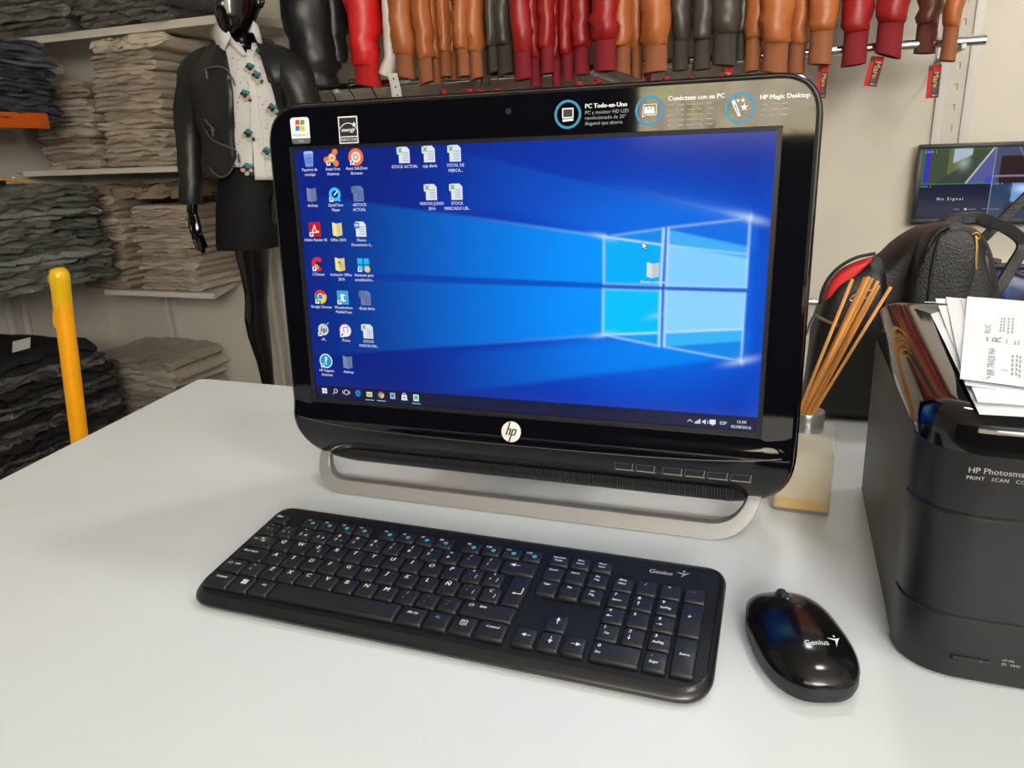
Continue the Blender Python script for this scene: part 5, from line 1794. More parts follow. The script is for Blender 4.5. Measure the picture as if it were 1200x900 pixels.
# ---------------------------------------------------------------- security monitor
def security_monitor():
    v = 2.69
    ul, zt = pix(1078, 169.5, v)
    ulb, zb = pix(1071, 263, v)
    H = zt - zb
    W = H * 1.72
    root = tag(empty('security_monitor', RP(ul, v, zb), PH), 'wall-mounted black monitor showing four security camera views', 'monitor')
    obj('housing', rbox(0, W, 0, .035, 0, H, .004), M_BLACK, root)
    obj('wall_mount', rbox(W / 2 - .05, W / 2 + .05, .034, BACK_V - v, H / 2 - .05, H / 2 + .05, .002), M_BLACK, root)
    b = .014
    obj('screen_bezel', joinvf([rbox(0, W, -.003, .004, H - b, H, .001), rbox(0, W, -.003, .004, 0, b * 1.25, .001), rbox(0, b, -.003, .004, b, H - b, .001), rbox(W - b, W, -.003, .004, b, H - b, .001)]), M_BLACK, root)
    NX, NY = 180, 110
    uu, vv = np.meshgrid(np.linspace(0, 1, NX + 1), np.linspace(0, 1, NY + 1))
    L3 = lambda *c: np.array(lin(*c)[:3])
    img = np.zeros(uu.shape + (3,))
    img[:] = L3(22, 24, 52)
    def put(mask, col, soft=1.0):
        nonlocal img
        m_ = np.clip(mask, 0, 1) * soft
        img = img * (1 - m_)[..., None] + L3(*col) * m_[..., None]
    s = lambda x, w=.006: np.clip(x / w + .5, 0, 1)
    def box(x0, x1, y0, y1):
        return s(uu - x0) * s(x1 - uu) * s(vv - y0) * s(y1 - vv)
    # corridor view
    q = box(0, .5, 0, .5)
    x, y = uu / .5, vv / .5
    put(q, (62, 76, 52))
    put(q * s(x - .36) * s(.66 - x) * s((.75 - .9 * (x - .36)) - y), (112, 112, 70), .7)
    put(q * s(x - .43) * s(.68 - x) * s((.42 - .9 * (x - .43)) - y), (170, 186, 196))
    put(q * s(y - (1.25 - 1.35 * x)) * s(.75 - x + .0 * y), (58, 64, 60))
    put(q * np.exp(-(((x - .58) / .08) ** 2 + ((y - .42) / .18) ** 2)), (150, 175, 165), .8)
    put(q * s(x - (.98 - .34 * y)), (84, 88, 148))
    put(q * s(x - (.98 - .34 * y)) * s((.74 - .0 * y) - x) * 0 + q * s(.012 - np.abs(x - (.975 - .34 * y)), .01), (206, 205, 190))
    put(q * s(x - .04) * s(.11 - x), (50, 44, 190), .9)
    put(q * s(x - .9) * s(y - (.80 + .6 * (.98 - x))), (60, 60, 210), .8)
    # shop view
    q = box(.5, 1, 0, .5)
    x, y = (uu - .5) / .5, vv / .5
    put(q, (70, 78, 104))
    put(q * s(x - .08) * s(y - .25) * s(.75 - x), (44, 28, 30))
    put(q * s(x - .55) * s(.5 - y) * s(x + y - .75), (120, 140, 190))
    put(q * s(.02 - np.abs(y - .80)) * s(.6 - x), (130, 130, 150))
    put(q * s(.012 - np.abs(x - .30 - .3 * y)), (120, 110, 120))
    # second shop view
    q = box(.5, 1, .5, 1)
    x, y = (uu - .5) / .5, (vv - .5) / .5
    put(q, (40, 60, 92))
    put(q * s(x - .28) * s(y - .0) * s(.5 - y + .4 * x - .1), (110, 150, 205))
    put(q * np.exp(-(((x - .45) / .12) ** 2 + ((y - .16) / .10) ** 2)), (190, 225, 255))
    put(q * np.exp(-(((x - .62) / .2) ** 2 + ((y - .5 + .4 * (x - .6)) / .05) ** 2)), (170, 200, 230))
    put(q * s(x - .2) * s(.6 - x) * s(y - .55) * s(.78 - y), (44, 40, 52))
    # dividing lines
    put(s(.003 - np.abs(uu - .5), .004), (150, 165, 180), .8)
    put(s(.006 - np.abs(vv - .5), .004) * (uu < .5), (40, 150, 60))
    put(s(.005 - np.abs(vv - .01), .004) * (uu < .5), (40, 140, 60), .7)
    put(s(.005 - np.abs(uu - .006), .004) * (vv < .5), (40, 140, 60), .7)
    V = [(b + (W - 2 * b) * a, -.0005, H - b - (H - 2.25 * b) * c_) for a, c_ in zip(uu.ravel(), vv.ravel())]
    n = NX + 1
    Fc = [(j * n + i, (j + 1) * n + i, (j + 1) * n + i + 1, j * n + i + 1) for j in range(NY) for i in range(NX)]
    me = bpy.data.meshes.new('screen')
    me.from_pydata(V, [], Fc)
    ca = me.color_attributes.new('Col', 'FLOAT_COLOR', 'POINT')
    buf = np.ones((uu.size, 4))
    buf[:, :3] = img.reshape(-1, 3)
    ca.data.foreach_set('color', buf.ravel())
    sc = link('screen', me, M_GLOW, root)
    pr = Print(lambda x, y, h: (b + (W - 2 * b) * x, -.0008 - h, H - b - (H - 2.25 * b) * y))
    def T(t, x, y, size, col):
        Vt, Ft = text2d(t, 1.0, .05, 0, 'CENTER', 1.5)
        pr.faces([(x + p[0] * size, y - p[1] * size * 1.72) for p in Vt], Ft, col)
    T('No Signal', .225, .715, .032, (230, 232, 236))
    T('CAM 1', .05, .045, .022, (200, 205, 210))
    T('CAM 3', .04, .535, .020, (190, 195, 205))
    T('CAM 4', .535, .51, .020, (190, 195, 205))
    for (x0, x1, yy) in ((.26, .30, .865), (.36, .42, .865), (.46, .49, .86), (.50, .58, .865)):
        pr.rect(x0, yy - .008, x1, yy + .008, (96, 100, 130))
    pr.disc(.345, .863, .009, (220, 222, 226), 10, .015)
    pr.build('screen_text', M_GLOW, sc)
security_monitor()
# ---------------------------------------------------------------- dressed mannequin
def make_mannequin():
    MV = 2.20
    U0 = pix(290, 200, MV)[0]
    root = tag(empty('mannequin', RP(U0, MV, FLOOR_Z), PH), 'glossy black shop mannequin wearing leather jacket, printed blouse and black skirt', 'mannequin')
    def q(px, py, v=MV):
        u, z = pix(px, py, v)
        return u - U0, z - FLOOR_Z
    PXM = pix(301, 200, MV)[0] - pix(300, 200, MV)[0]       # metres per pixel here
    M_SKIN = mat('mannequin_gloss', (12, 12, 13), .16, coat=.4, coat_rough=.06)
    def ell(cx, cy, z, rx, ry, n=24, e=1.0):
        return [(cx + rx * math.copysign(abs(math.cos(a)) ** e, math.cos(a)), cy + ry * math.copysign(abs(math.sin(a)) ** e, math.sin(a)), z) for a in [2 * math.pi * k / n for k in range(n)]]
    def limb(pts, n=14, flat=1.0):
        return tube([p[:3] for p in pts], [p[3] for p in pts], n, flat)
    parts = []
    # torso
    xs, zc = q(285, 42)
    torso = []
    for (px, py, w, d) in ((298, 262, 28, .085), (295, 235, 31, .095), (293, 210, 29, .088), (292, 190, 25, .075), (291, 165, 24, .072), (289, 135, 28, .088), (288, 110, 33, .095), (287, 90, 40, .085), (286, 76, 40, .065), (285, 66, 26, .055), (285, 58, 15, .046)):
        x, z = q(px, py)
        torso.append(ell(x, 0.0, z, w * PXM, d))
    parts.append(loft(torso))
    # neck and head (the face turned slightly; only the jaw is in view)
    nx, nz = q(285, 66)
    cx_, cz = q(286, 42)
    parts.append(tube([(nx, .01, nz - .03), (nx, .0, nz + .03), (cx_, -.005, cz + .02), (cx_, -.01, cz + .08)], [.052, .047, .047, .05], 16))
    head = []
    hz = cz - .005
    for (t, rx, ry, oy) in ((0.0, .018, .02, -.058), (.02, .040, .045, -.048), (.05, .056, .070, -.030), (.09, .066, .088, -.015), (.13, .072, .096, -.006), (.17, .073, .098, 0), (.20, .066, .088, .004), (.225, .048, .064, .006), (.24, .02, .03, .006)):
        head.append(ell(cx_, oy, hz + t, rx, ry))
    parts.append(loft(head))
    parts.append(loft([ell(cx_, -.105 + k * .004, hz + .075 + .012 * k, .010 - .0016 * k, .016 - .003 * k, 10) for k in range(4)]))      # nose
    for dz, w in ((.050, .020), (.042, .018)):
        parts.append(tube([(cx_ - w, -.078, hz + dz), (cx_, -.094, hz + dz), (cx_ + w, -.078, hz + dz)], [.003, .006, .003], 8))      # lips
    for sx in (-1, 1):
        parts.append(tube([(cx_ + sx * .070, .01, hz + .08), (cx_ + sx * .078, .012, hz + .10), (cx_ + sx * .072, .016, hz + .12)], [.006, .011, .006], 8))   # ears
        parts.append(loft([ell(cx_ + sx * .028, -.086 + .003 * k, hz + .115 + .004 * (k - 1), .012 - .003 * abs(k - 1), .008, 10) for k in range(3)]))
    # legs
    def leg(rows, dv):
        pts = []
        for (px, py, w) in rows:
            x, z = q(px, py)
            pts.append((x, dv, z, w * PXM / 2))
        return pts
    r1 = leg([(291, 240, 40), (296, 268, 38), (300, 292, 35), (303, 320, 29), (304.5, 342, 24), (304.5, 352, 23), (305, 372, 25), (308, 392, 23), (314, 420, 17), (318, 446, 13)], -.02)
    x_, y_, z_, _ = r1[-1]
    r1 += [(x_ + .01, -.02, z_ - .09, .021), (x_ + .012, -.02, z_ - .12, .026)]
    parts.append(limb(r1, 18))
    r2 = leg([(288, 240, 38), (284, 268, 34), (282, 292, 30), (284, 320, 24), (286, 345, 19), (286, 372, 20), (289, 392, 18), (295, 420, 14), (299, 446, 12)], .07)
    x2, y2, z2, _ = r2[-1]
    r2 += [(x2, .07, z2 - .09, .021), (x2, .07, z2 - .12, .026)]
    parts.append(limb(r2, 18))
    for (x, y, z, _) in (r1[-1], r2[-1]):
        parts.append(tube([(x, y + .03, z), (x, y - .05, z - .025), (x, y - .12, z - .055), (x, y - .16, z - .062)], [.028, .032, .034, .018], 12, 1.1))
    foot_z = r1[-1][2] - .085
    # arms
    def arm(rows):
        pts = []
        for (px, py, w, dv) in rows:
            x, z = q(px, py)
            pts.append((x, dv, z, w * PXM / 2))
        return pts
    aR = arm([(252, 88, 24, 0), (236, 96, 26, 0), (228, 115, 24, .0), (224, 150, 20, .005), (226, 185, 19, -.005), (231, 215, 15, -.02), (233, 238, 11, -.03), (233, 248, 12, -.032)])
    parts.append(limb(aR, 14))
    aL = arm([(322, 88, 24, 0), (340, 98, 26, 0), (350, 118, 24, .0), (356, 150, 20, .01), (357, 185, 19, 0), (354, 215, 15, -.01), (353, 238, 11, -.02), (353, 250, 12, -.02)])
    parts.append(limb(aL, 14))
    # hands: palm, four fingers of unequal length, thumb off the side of the palm
    def hand(wx, wy, wz, s):
        out = [tube([(wx, wy, wz + .012), (wx + s * .002, wy, wz - .02), (wx + s * .006, wy - .004, wz - .055), (wx + s * .010, wy - .008, wz - .075)], [.017, .024, .027, .022], 14, .55, up=(1, 0, 0))]
        for k, (dy, L) in enumerate(((-.021, .066), (-.007, .078), (.007, .074), (.021, .058))):
            bx, by, bz = wx + s * .008, wy + dy - .004, wz - .068
            out.append(tube([(bx, by, bz + .01), (bx + s * .004, by, bz - L * .4), (bx + s * .014, by - .002, bz - L * .75), (bx + s * .026, by - .004, bz - L)], [.0085, .0080, .0070, .0050], 9))
        out.append(tube([(wx + s * .006, wy - .018, wz - .018), (wx + s * .014, wy - .034, wz - .040), (wx + s * .018, wy - .038, wz - .062), (wx + s * .022, wy - .036, wz - .080)], [.011, .0095, .0080, .0055], 9))
        return out
    x, y, z, _ = aR[-1]
    parts += hand(x, y, z, 1)
    x, y, z, _ = aL[-1]
    parts += hand(x, y, z, -1)
    body = obj('figure', joinvf(parts), M_SKIN, root)
    rm = body.modifiers.new('remesh', 'REMESH')
    rm.mode = 'VOXEL'
    rm.voxel_size = 0.0052
    rm.use_smooth_shade = True
    sm = body.modifiers.new('smooth', 'SMOOTH')
    sm.factor = .5
    sm.iterations = 4
    # stand
    obj('plinth', rbox(-.28, .30, -.26, .24, 0, foot_z, .006), mat('plinth_black', (30, 30, 32), .5), root)

    # clothes: shells that follow the torso
    levels = []                                # (py, centre px, half width px, half depth)
    JK = [(46, 285, 20, .062), (55, 285, 28, .068), (66, 286, 40, .080), (78, 287, 52, .094), (92, 288, 56, .108), (110, 288, 52, .118), (130, 289, 47, .120), (150, 290, 44, .112), (170, 291, 42, .106), (190, 292, 42, .110), (205, 292, 43, .114), (212, 292, 43, .114)]
    def prof(py):
        for a, b in zip(JK, JK[1:]):
            if a[0] <= py <= b[0]:
                t = (py - a[0]) / (b[0] - a[0])
                return tuple(a[i] + (b[i] - a[i]) * t for i in range(1, 4))
        return JK[0][1:] if py < JK[0][0] else JK[-1][1:]
    def onshell(px, py, grow=0.0):
        """where the line of sight through a pixel meets the front of the cloth shell"""
        c, w, d = prof(py)
        rx, ry = w * PXM + grow, d + grow
        y = -ry * .8
        for _ in range(24):
            x, z = q(px, py, MV + y)
            cx, _z = q(c, py)
            t = max(-.97, min(.97, (x - cx) / rx))
            y = .5 * y - .5 * ry * math.sqrt(1 - t * t)
        return (x, y, z)
    def shell(py0, py1, left, right, grow, n_ang=40, n_z=26, wr=.004, seed=1, hem=None):
        """open cloth shell round the back, edges at pixel columns left(py) and right(py)"""
        rings = []
        for i in range(n_z + 1):
            py = py0 + (py1 - py0) * i / n_z
            c, w, d = prof(py)
            cx, z = q(c, py)
            rx, ry = w * PXM + grow, d + grow
            tl = max(-.995, min(.995, (onshell(left(py), py, grow)[0] - cx) / rx))
            tr = max(-.995, min(.995, (onshell(right(py), py, grow)[0] - cx) / rx))
            a0, a1 = math.asin(tl), math.asin(tr)          # 0 = front
            ring = []
            for k in range(n_ang + 1):
                a = a0 - (2 * math.pi - (a1 - a0)) * k / n_ang
                nn = noise.noise(Vector((math.sin(a) * 2.5, math.cos(a) * 2.5, py * .045 + seed * 7)))
                g = 1 + wr / rx * nn * 2.2
                dz = hem(a) if hem else 0
                ring.append((cx + rx * g * math.sin(a), -ry * g * math.cos(a), z - dz * (i / n_z) ** 3))
            rings.append(ring)
        return loft(rings, False, False, False)
    def solid(o, t):
        m_ = o.modifiers.new('thickness', 'SOLIDIFY')
        m_.thickness = t
        m_.offset = 1
    def interp(tab):
        def f(y):
            for (y0, x0), (y1, x1) in zip(tab, tab[1:]):
                if y0 <= y <= y1:
                    return x0 + (x1 - x0) * (y - y0) / (y1 - y0)
            return tab[0][1] if y < tab[0][0] else tab[-1][1]
        return f
    M_JK = mat('black_leather', (15, 15, 16), .6, spec=.35, bump=.35, bscale=70, var=.15, vscale=14)
    jl = interp([(50, 262), (64, 258), (80, 264), (95, 271), (110, 274), (135, 275), (160, 275), (185, 277), (200, 270), (209, 258)])
    jr = interp([(50, 300), (64, 305), (80, 309), (100, 316), (125, 325), (150, 326), (212, 326)])
    jk = obj('jacket', shell(50, 209, jl, jr, .012, wr=.006, seed=2), M_JK, root, fix=False, angle=70)
    jk['label'] = 'open black leather biker jacket with silver zips'
    solid(jk, .005)
    # sleeves belong to the jacket
    def sleeve(rows, seed):
        rings = []
        P_ = []
        for (px, py, w, dv) in rows:
            x, z = q(px, py)
            P_.append((Vector((x, dv, z)), w * PXM / 2))
        pts = bez([p for p, _ in P_], 4)
        rad = []
        for i in range(len(P_) - 1):
            for k in range(4):
                rad.append(P_[i][1] + (P_[i + 1][1] - P_[i][1]) * k / 4)
        rad.append(P_[-1][1])
        vf = tube(pts, rad, 20, 1.0, up=(0, 1, 0))
        V = []
        for v in vf[0]:
            p = Vector(v)
            nn = noise.noise(Vector((p.x * 14, p.y * 14, p.z * 20 + seed)))
            V.append((p.x + nn * .006, p.y + nn * .006, p.z))
        return V, vf[1]
    obj('sleeve', sleeve([(262, 68, 26, .0), (248, 76, 34, 0), (234, 88, 38, 0), (226, 108, 33, .0), (222, 140, 29, .005), (223, 170, 27, 0), (227, 200, 25, -.012), (230, 225, 22, -.026), (231, 238, 20, -.03)], 3), M_JK, jk, angle=70)
    obj('sleeve', sleeve([(312, 68, 26, .0), (326, 76, 34, 0), (342, 90, 38, 0), (352, 110, 34, .0), (358, 140, 30, .005), (359, 170, 27, 0), (357, 200, 25, -.012), (355, 225, 22, -.02), (354, 238, 20, -.02)], 8), M_JK, jk, angle=70)
    # lapels
    def lapel(pts, h):
        V = [onshell(px, py, .019 + (h if k in (1, 2) else 0)) for k, (px, py) in enumerate(pts)]
        c = [sum(v[i] for v in V) / len(V) for i in range(3)]
        V.append((c[0], c[1] - .006, c[2]))
        n = len(pts)
        o = obj('lapel', (V, [(i, (i + 1) % n, n) for i in range(n)]), M_JK, jk, smooth=True, angle=80, fix=False)
        solid(o, .004)
    lapel([(256, 50), (264, 60), (270, 92), (268, 98), (256, 92), (240, 90), (246, 66)], .003)
    lapel([(307, 50), (304, 62), (314, 96), (324, 102), (336, 96), (330, 74)], .003)
    M_ZIP = mat('zip_silver', (150, 148, 142), .3, metal=.9)
    for pts in ([(238, 82), (246, 79), (257, 78), (266, 82), (272, 92), (275, 100)], [(240, 140), (246, 147), (252, 153)], [(241, 152), (248, 163), (262, 170), (276, 176), (281, 184)], [(246, 196), (252, 204), (260, 207.5), (268, 204), (275, 192)], [(331, 76), (336, 86), (340, 93)]):
        obj('zip', tube(bez([onshell(px, py, .026) for px, py in pts], 4), .0028, 6), M_ZIP, jk)
    for (px, py) in ((242, 84), (249, 152), (279, 182)):
        p = onshell(px, py, .030)
        obj('zip_pull', move(rbox(-.004, .004, -.003, .003, -.022, .004, .0015), p), M_ZIP, jk)

    # blouse
    M_SH = bpy.data.materials.new('printed_blouse')
    M_SH.use_nodes = True
    nt = M_SH.node_tree
    b = nt.nodes['Principled BSDF']
    b.inputs['Roughness'].default_value = .75
    tc = nt.nodes.new('ShaderNodeTexCoord')
    def spots(scale, thr, seed, rnd=1.0):
        mp = nt.nodes.new('ShaderNodeMapping')
        mp.inputs['Location'].default_value = (seed, seed * 1.7, seed * .3)
        nt.links.new(tc.outputs['Object'], mp.inputs[0])
        nz = nt.nodes.new('ShaderNodeTexNoise')
        nz.inputs['Scale'].default_value = scale
        nz.inputs['Detail'].default_value = 2.5
        nt.links.new(mp.outputs[0], nz.inputs['Vector'])
        g = nt.nodes.new('ShaderNodeMath')
        g.operation = 'GREATER_THAN'
        g.inputs[1].default_value = thr
        nt.links.new(nz.outputs[0], g.inputs[0])
        return g.outputs[0]
    prev = None
    base = lin(214, 212, 208)
    def layer(mask, col):
        nonlocal prev
        mx = nt.nodes.new('ShaderNodeMix')
        mx.data_type = 'RGBA'
        nt.links.new(mask, mx.inputs[0])
        if prev is None:
            mx.inputs[6].default_value = base
        else:
            nt.links.new(prev, mx.inputs[6])
        mx.inputs[7].default_value = lin(*col)
        prev = mx.outputs[2]
    layer(spots(120, .70, 11), (60, 60, 62))
    nt.links.new(prev, b.inputs['Base Color'])
    sl_ = interp([(40, 272), (60, 264), (90, 258), (212, 256)])
    sr_ = interp([(40, 298), (60, 306), (90, 318), (212, 330)])
    # front panel of the blouse, open V at the neck
    def panel(x_in, x_out, py0, py1, grow, seed):
        rings = []
        for i in range(27):
            py = py0 + (py1 - py0) * i / 26
            row_ = []
            for k in range(13):
                px = x_in(py) + (x_out(py) - x_in(py)) * k / 12
                x, y, z = onshell(px, py, grow)
                nn = noise.noise(Vector((px * .09, py * .02, seed)))
                row_.append((x, y - .003 * nn, z))
            rings.append(row_)
        return loft(rings, False, False, False)
    vin = interp([(46, 278), (62, 288), (70, 293), (212, 297)])
    vin2 = interp([(46, 296), (62, 294), (70, 293), (212, 299)])
    bl = obj('blouse', panel(vin, interp([(46, 258), (80, 252), (212, 254)]), 50, 196, .004, 3), M_SH, root, fix=False, angle=80)
    bl['label'] = 'white blouse printed with small teal, pink and black flowers'
    solid(bl, .003)
    p2 = obj('right_front', panel(vin2, interp([(46, 312), (80, 326), (212, 332)]), 50, 211, .005, 5), M_SH, bl, fix=False, angle=80)
    solid(p2, .003)
    pk = obj('placket', panel(interp([(46, 291), (66, 288), (212, 299)]), interp([(46, 298), (66, 297), (212, 313)]), 58, 211, .0095, 1), mat('blouse_white', (218, 216, 210), .75), bl, fix=False, angle=80)
    solid(pk, .002)
    def flap(pts, name='collar'):
        V = [onshell(px, py, g) for px, py, g in pts]
        c = [sum(v[i] for v in V) / len(V) for i in range(3)]
        V.append((c[0], c[1] - .008, c[2]))
        n = len(pts)
        o = obj(name, (V, [(i, (i + 1) % n, n) for i in range(n)]), M_SH, bl, smooth=True, angle=80, fix=False)
        solid(o, .003)
    flap([(258, 17, .018), (264, 28, .020), (270, 42, .022), (262, 59, .024), (254, 52, .022), (246, 42, .018), (248, 34, .014)])
    flap([(297, 24, .018), (303, 30, .018), (308, 52, .022), (302, 50, .024), (296, 38, .022), (291, 38, .02)])
    flap([(270, 42, .02), (289, 64, .022), (284, 66, .02), (276, 58, .02), (266, 50, .018)])
    # printed flowers, cut to the cloth surface
    rng = random.Random(12)
    pr = Print()
    def bloom(px, py):
        for (dx, dy, r, col) in ((0, 0, 3.0, (48, 128, 136)), (3.2, 1.2, 2.4, (48, 128, 136)), (-2.4, 1.8, 2.0, (22, 26, 30)), (1, 3.6, 2.6, (24, 26, 32)), (-3.6, 4.2, 2.2, (206, 158, 156)), (4.4, 5.0, 2.2, (206, 158, 156)), (5.5, 7.5, 2.0, (40, 40, 44)), (.5, 7.4, 2.2, (150, 190, 150))):
            a0 = rng.uniform(0, 6)
            pts = []
            for k in range(9):
                a = a0 + 2 * math.pi * k / 9
                rr = r * rng.uniform(.7, 1.15)
                pts.append((px + 1.25 * (dx + rr * math.cos(a)), py + 1.25 * (dy + rr * math.sin(a))))
            k0 = len(pr.V)
            g = .0128 + pr.h
            pr.V += [onshell(p[0], p[1], g) for p in pts]
            pr.F.append(tuple(range(k0, k0 + len(pts))))
            pr.C.append(lin(*col))
            pr.h += .00003
    for (px, py) in ((292, 76), (286, 108), (290, 154), (318, 124), (304, 58), (289, 194), (300, 86), (312, 175)):
        bloom(px, py)
    for k in range(90):
        px, py = rng.uniform(266, 322), rng.uniform(66, 205)
        k0 = len(pr.V)
        r = rng.uniform(.4, .9)
        pr.V += [onshell(px + r * math.cos(a), py + r * .8 * math.sin(a), .0135) for a in (0, 1.6, 3.1, 4.7)]
        pr.F.append((k0, k0 + 1, k0 + 2, k0 + 3))
        pr.C.append(lin(40, 40, 44))
    fl = pr.build('flower_print', M_PRINT, bl)
    fl['kind'] = 'stuff'
    # skirt
    M_SK = mat('black_skirt', (16, 16, 18), .7, spec=.3, bump=.25, bscale=60, var=.12, vscale=10)
    rings = []
    for (py, c, w, d) in ((192, 292, 27, .095), (198, 293, 29, .100), (215, 294, 31, .108), (240, 293, 32, .112), (265, 293, 32.5, .114), (286, 293, 32.5, .116), (289.5, 293, 32, .114), (288, 293, 30.5, .108)):
        x, z = q(c, py)
        rings.append([(a[0] + .003 * noise.noise(Vector((a[0] * 30, a[1] * 30, z * 9))), a[1], a[2]) for a in ell(x, 0, z, w * PXM, d, 36)])
    obj('skirt', loft(rings, False, False), M_SK, root, fix=False)
make_mannequin()

# ---------------------------------------------------------------- backpack behind the printer
def make_backpack():
    BV = 1.09
    U0 = pix(1040, 500, BV)[0]
    root = tag(empty('backpack', RP(U0, BV, 0.0), PH), 'black pebbled leather backpack with red side panel behind the printer', 'backpack')
    M_L = mat('pebbled_black_leather', (19, 19, 20), .45, bump=.45, bscale=420)
    M_S = mat('smooth_black_leather', (20, 20, 21), .45, bump=.2, bscale=80)
    M_RED = mat('red_panel', (196, 30, 34), .5)
    M_PIPE = mat('pale_piping', (196, 192, 184), .4)
    M_GOLD = mat('gold_metal', (214, 176, 96), .25, metal=1.0)
    def out(pts, v, seg=4):
        P = []
        for px, py in pts:
            u, z = pix(px, py, v)
            P.append((u - U0, max(z, 0.001)))
        c = bez([(a, b, 0) for a, b in P + P[:1]], seg)[:-1]
        return [(p.x, max(p.y, 0.0)) for p in c]
    def pl(v_front, sgn=-1):
        return lambda x, y, h: (x, v_front - BV + sgn * h, y)
    # main sack: broad body
    body = out([(936, 512), (938, 470), (946, 420), (952, 375), (972, 335), (1005, 312), (1030, 302), (1050, 284), (1072, 270), (1095, 263), (1125, 262), (1150, 275), (1165, 320), (1170, 400), (1170, 512)], BV)
    V = puff(body, .055, lambda x, y, h: (x, -h, y), 6, 2.6, True, .74)
    V2 = puff(body, .07, lambda x, y, h: (x, h, y), 6, 2.6, True, .74)
    obj('sack', joinvf([V, V2]), M_L, root, angle=70)
    # side lobe with the red panel and its piped rim
    fv = BV - .02
    lobe = out([(938, 512), (942, 460), (950, 400), (962, 352), (978, 322), (1004, 306), (1032, 302), (1040, 330), (1030, 420), (1020, 512)], fv)
    obj('side_pocket', joinvf([puff(lobe, .045, lambda x, y, h: (x, fv - BV - h, y), 5, 2.4, True, .72), puff(lobe, .02, lambda x, y, h: (x, fv - BV + h, y), 3, 2.4, True, .8)]), M_L, root, angle=70)
    rp = out([(966, 352), (970, 336), (980, 322), (994, 312), (1010, 305), (1022, 303), (1008, 318), (992, 334), (978, 345)], fv - .03, 3)
    obj('red_panel', puff(rp, .012, lambda x, y, h: (x, fv - .028 - BV - h, y), 3, 2.2, True, .8), M_RED, root, angle=70)
    def curve(pts, v, r, name, m, n=5, flat=1.0):
        P = []
        for p in pts:
            dv = p[2] if len(p) > 2 else 0
            u, z = pix(p[0], p[1], v + dv)
            P.append((u - U0, v + dv - BV, z))
        return obj(name, tube(bez(P, n), r, 10, flat), m, root)
    curve([(961, 356), (964, 340), (973, 324), (988, 310), (1006, 301), (1026, 297)], fv - .036, .0022, 'edge_roll', M_S)
    curve([(962, 348), (966, 333), (976, 318), (990, 306), (1006, 299), (1024, 295)], fv - .030, .0012, 'piping', M_PIPE)
    # brown zip strip on the pocket with its pull
    curve([(955, 369), (962, 373), (972, 378), (982, 382)], fv - .052, .0024, 'pocket_zip', mat('brown_zip', (92, 74, 52), .5))
    curve([(953, 371), (949, 380), (945, 392)], fv - .055, .0022, 'zip_pull', M_CHROME)
    # oval ring emblem
    u, z = pix(1010, 346, fv - .05)
    ring = [(u - U0 + .014 * math.cos(a), fv - .052 - BV, z + .005 * math.sin(a) + .005 * math.cos(a)) for a in [2 * math.pi * k / 24 for k in range(25)]]
    obj('metal_ring', tube(ring, .0011, 6), M_CHROME, root)
    # tall front compartment with smooth bands, zip tape and gold pull
    cv = BV - .075
    comp = out([(1056, 400), (1062, 340), (1074, 296), (1090, 272), (1106, 263), (1128, 262), (1140, 272), (1143, 292), (1138, 320), (1130, 350), (1124, 400)], cv)
    obj('front_compartment', joinvf([puff(comp, .028, lambda x, y, h: (x, cv - BV - h, y), 5, 2.6, True, .82), puff(comp, .05, lambda x, y, h: (x, cv - BV + h, y), 4, 2.6, True, .9)]), M_L, root, angle=70)
    curve([(1072, 400), (1076, 340), (1084, 300), (1096, 275), (1112, 265)], cv - .024, .0030, 'seam_cord', M_S)
    curve([(1086, 400), (1089, 340), (1094, 305), (1101, 278)], cv - .030, .0016, 'seam_cord', M_S)
    curve([(1124, 268), (1134, 276), (1139, 290), (1137, 312), (1130, 335)], cv - .022, .0028, 'zip_tape', M_S)
    curve([(1143, 276), (1144, 290), (1143, 305), (1143, 316)], cv - .026, .0022, 'zip_pull', M_GOLD)
    u, z = pix(1143, 277, cv - .026)
    obj('pull_ring', tube([(u - U0 + .004 * math.cos(a), cv - .026 - BV, z + .004 * math.sin(a)) for a in [2 * math.pi * k / 16 for k in range(17)]], .0011, 6), M_GOLD, root)
    # second lobe behind the compartment, handles and straps
    lob2 = out([(1122, 400), (1126, 330), (1134, 300), (1146, 285), (1153, 296), (1156, 320), (1150, 350), (1142, 400)], BV)
    obj('gusset', joinvf([puff(lob2, .03, lambda x, y, h: (x, -.02 - h, y), 4, 2.4, True, .8), puff(lob2, .03, lambda x, y, h: (x, -.02 + h, y), 4, 2.4, True, .8)]), M_S, root, angle=70)
    def strap(pts, v, w, name, t=.0035):
        P = []
        for p in pts:
            dv = p[2] if len(p) > 2 else 0
            u, z = pix(p[0], p[1], v + dv)
            P.append(Vector((u - U0, v + dv - BV, z)))
        P = bez(P, 5)
        rings = []
        for i, p in enumerate(P):
            T = (P[min(i + 1, len(P) - 1)] - P[max(i - 1, 0)]).normalized()
            N = T.cross(Vector((0, 1, 0))).normalized()
            rings.append([p + N * (w / 2 * a) + Vector((0, t * b_, 0)) for a, b_ in ((-1, -.6), (-.85, -1), (.85, -1), (1, -.6), (1, .6), (.85, 1), (-.85, 1), (-1, .6))])
        return obj(name, loft(rings), M_L, root, angle=50)
    strap([(1110, 262), (1124, 257), (1142, 255), (1160, 259, .01), (1180, 268, .02), (1196, 280, .03), (1198, 292, .03), (1186, 312, .02), (1172, 335, .01), (1160, 350)], BV - .03, .014, 'handle')
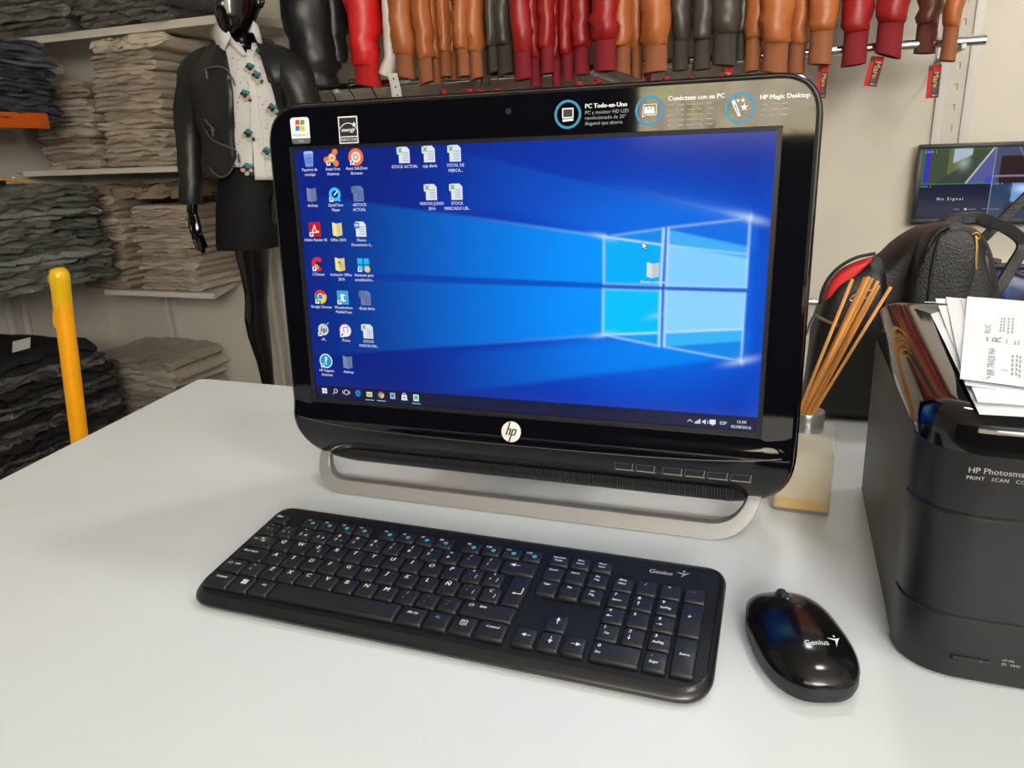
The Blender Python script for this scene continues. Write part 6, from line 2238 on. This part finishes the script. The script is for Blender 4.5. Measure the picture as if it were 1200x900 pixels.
    strap([(1100, 265), (1112, 258), (1130, 254), (1148, 258), (1164, 266)], BV + .03, .012, 'handle')
    strap([(1124, 312), (1140, 292), (1160, 272), (1180, 252), (1205, 228)], BV + .06, .012, 'shoulder_strap')
    return root
make_backpack()

def make_blue_bag():
    BV = 1.20
    U0 = pix(1180, 340, BV)[0]
    root = tag(empty('handbag', RP(U0, BV, 0), PH), 'dark blue patterned handbag with black frame behind the papers', 'handbag')
    M_B = mat('blue_pattern', (24, 44, 92), .35, var=.9, vscale=70)
    pts = [(1135, 430), (1140, 330), (1152, 312), (1175, 310), (1200, 316), (1230, 312), (1245, 340), (1245, 430)]
    P = []
    for px, py in pts:
        u, z = pix(px, py, BV)
        P.append((u - U0, max(z, 0), 0))
    P[0] = (P[0][0], 0.0, 0)
    P[-1] = (P[-1][0], 0.0, 0)
    o = [(p.x, max(p.y, 0)) for p in bez(P + P[:1], 4)[:-1]]
    obj('bag_body', joinvf([puff(o, .04, lambda x, y, h: (x, -h, y), 4, 2.6, True, .8), puff(o, .04, lambda x, y, h: (x, h, y), 4, 2.6, True, .8)]), M_B, root, angle=70)
    def cv(pts, r, name, dv=0.0):
        Q = []
        for px, py in pts:
            u, z = pix(px, py, BV + dv)
            Q.append((u - U0, dv, z))
        obj(name, tube(bez(Q, 5), r, 8), M_BLACK, root)
    cv([(1148, 318), (1170, 312), (1200, 313), (1235, 314)], .0045, 'frame_bar', -.03)
    cv([(1186, 312), (1188, 318), (1196, 322), (1204, 324)], .004, 'clasp', -.035)
    cv([(1148, 312), (1158, 306), (1172, 308)], .005, 'frame_end', -.02)
make_blue_bag()
# thin chrome bar on the far wall, seen between computer and backpack
u, z = pix(950, 354, 2.66)
t = tag(empty('wall_bar', RP(u - .25, 2.66, z), PH), 'thin chrome bar on the far wall beside the backpack', 'bar')
obj('bar', tube([(0, 0, 0), (.5, 0, 0)], .011, 12), M_CHROME, t)
for x in (.05, .45):
    obj('bracket', tube([(x, 0, 0), (x, BACK_V - 2.66, 0)], .006, 8), M_STEEL, t)
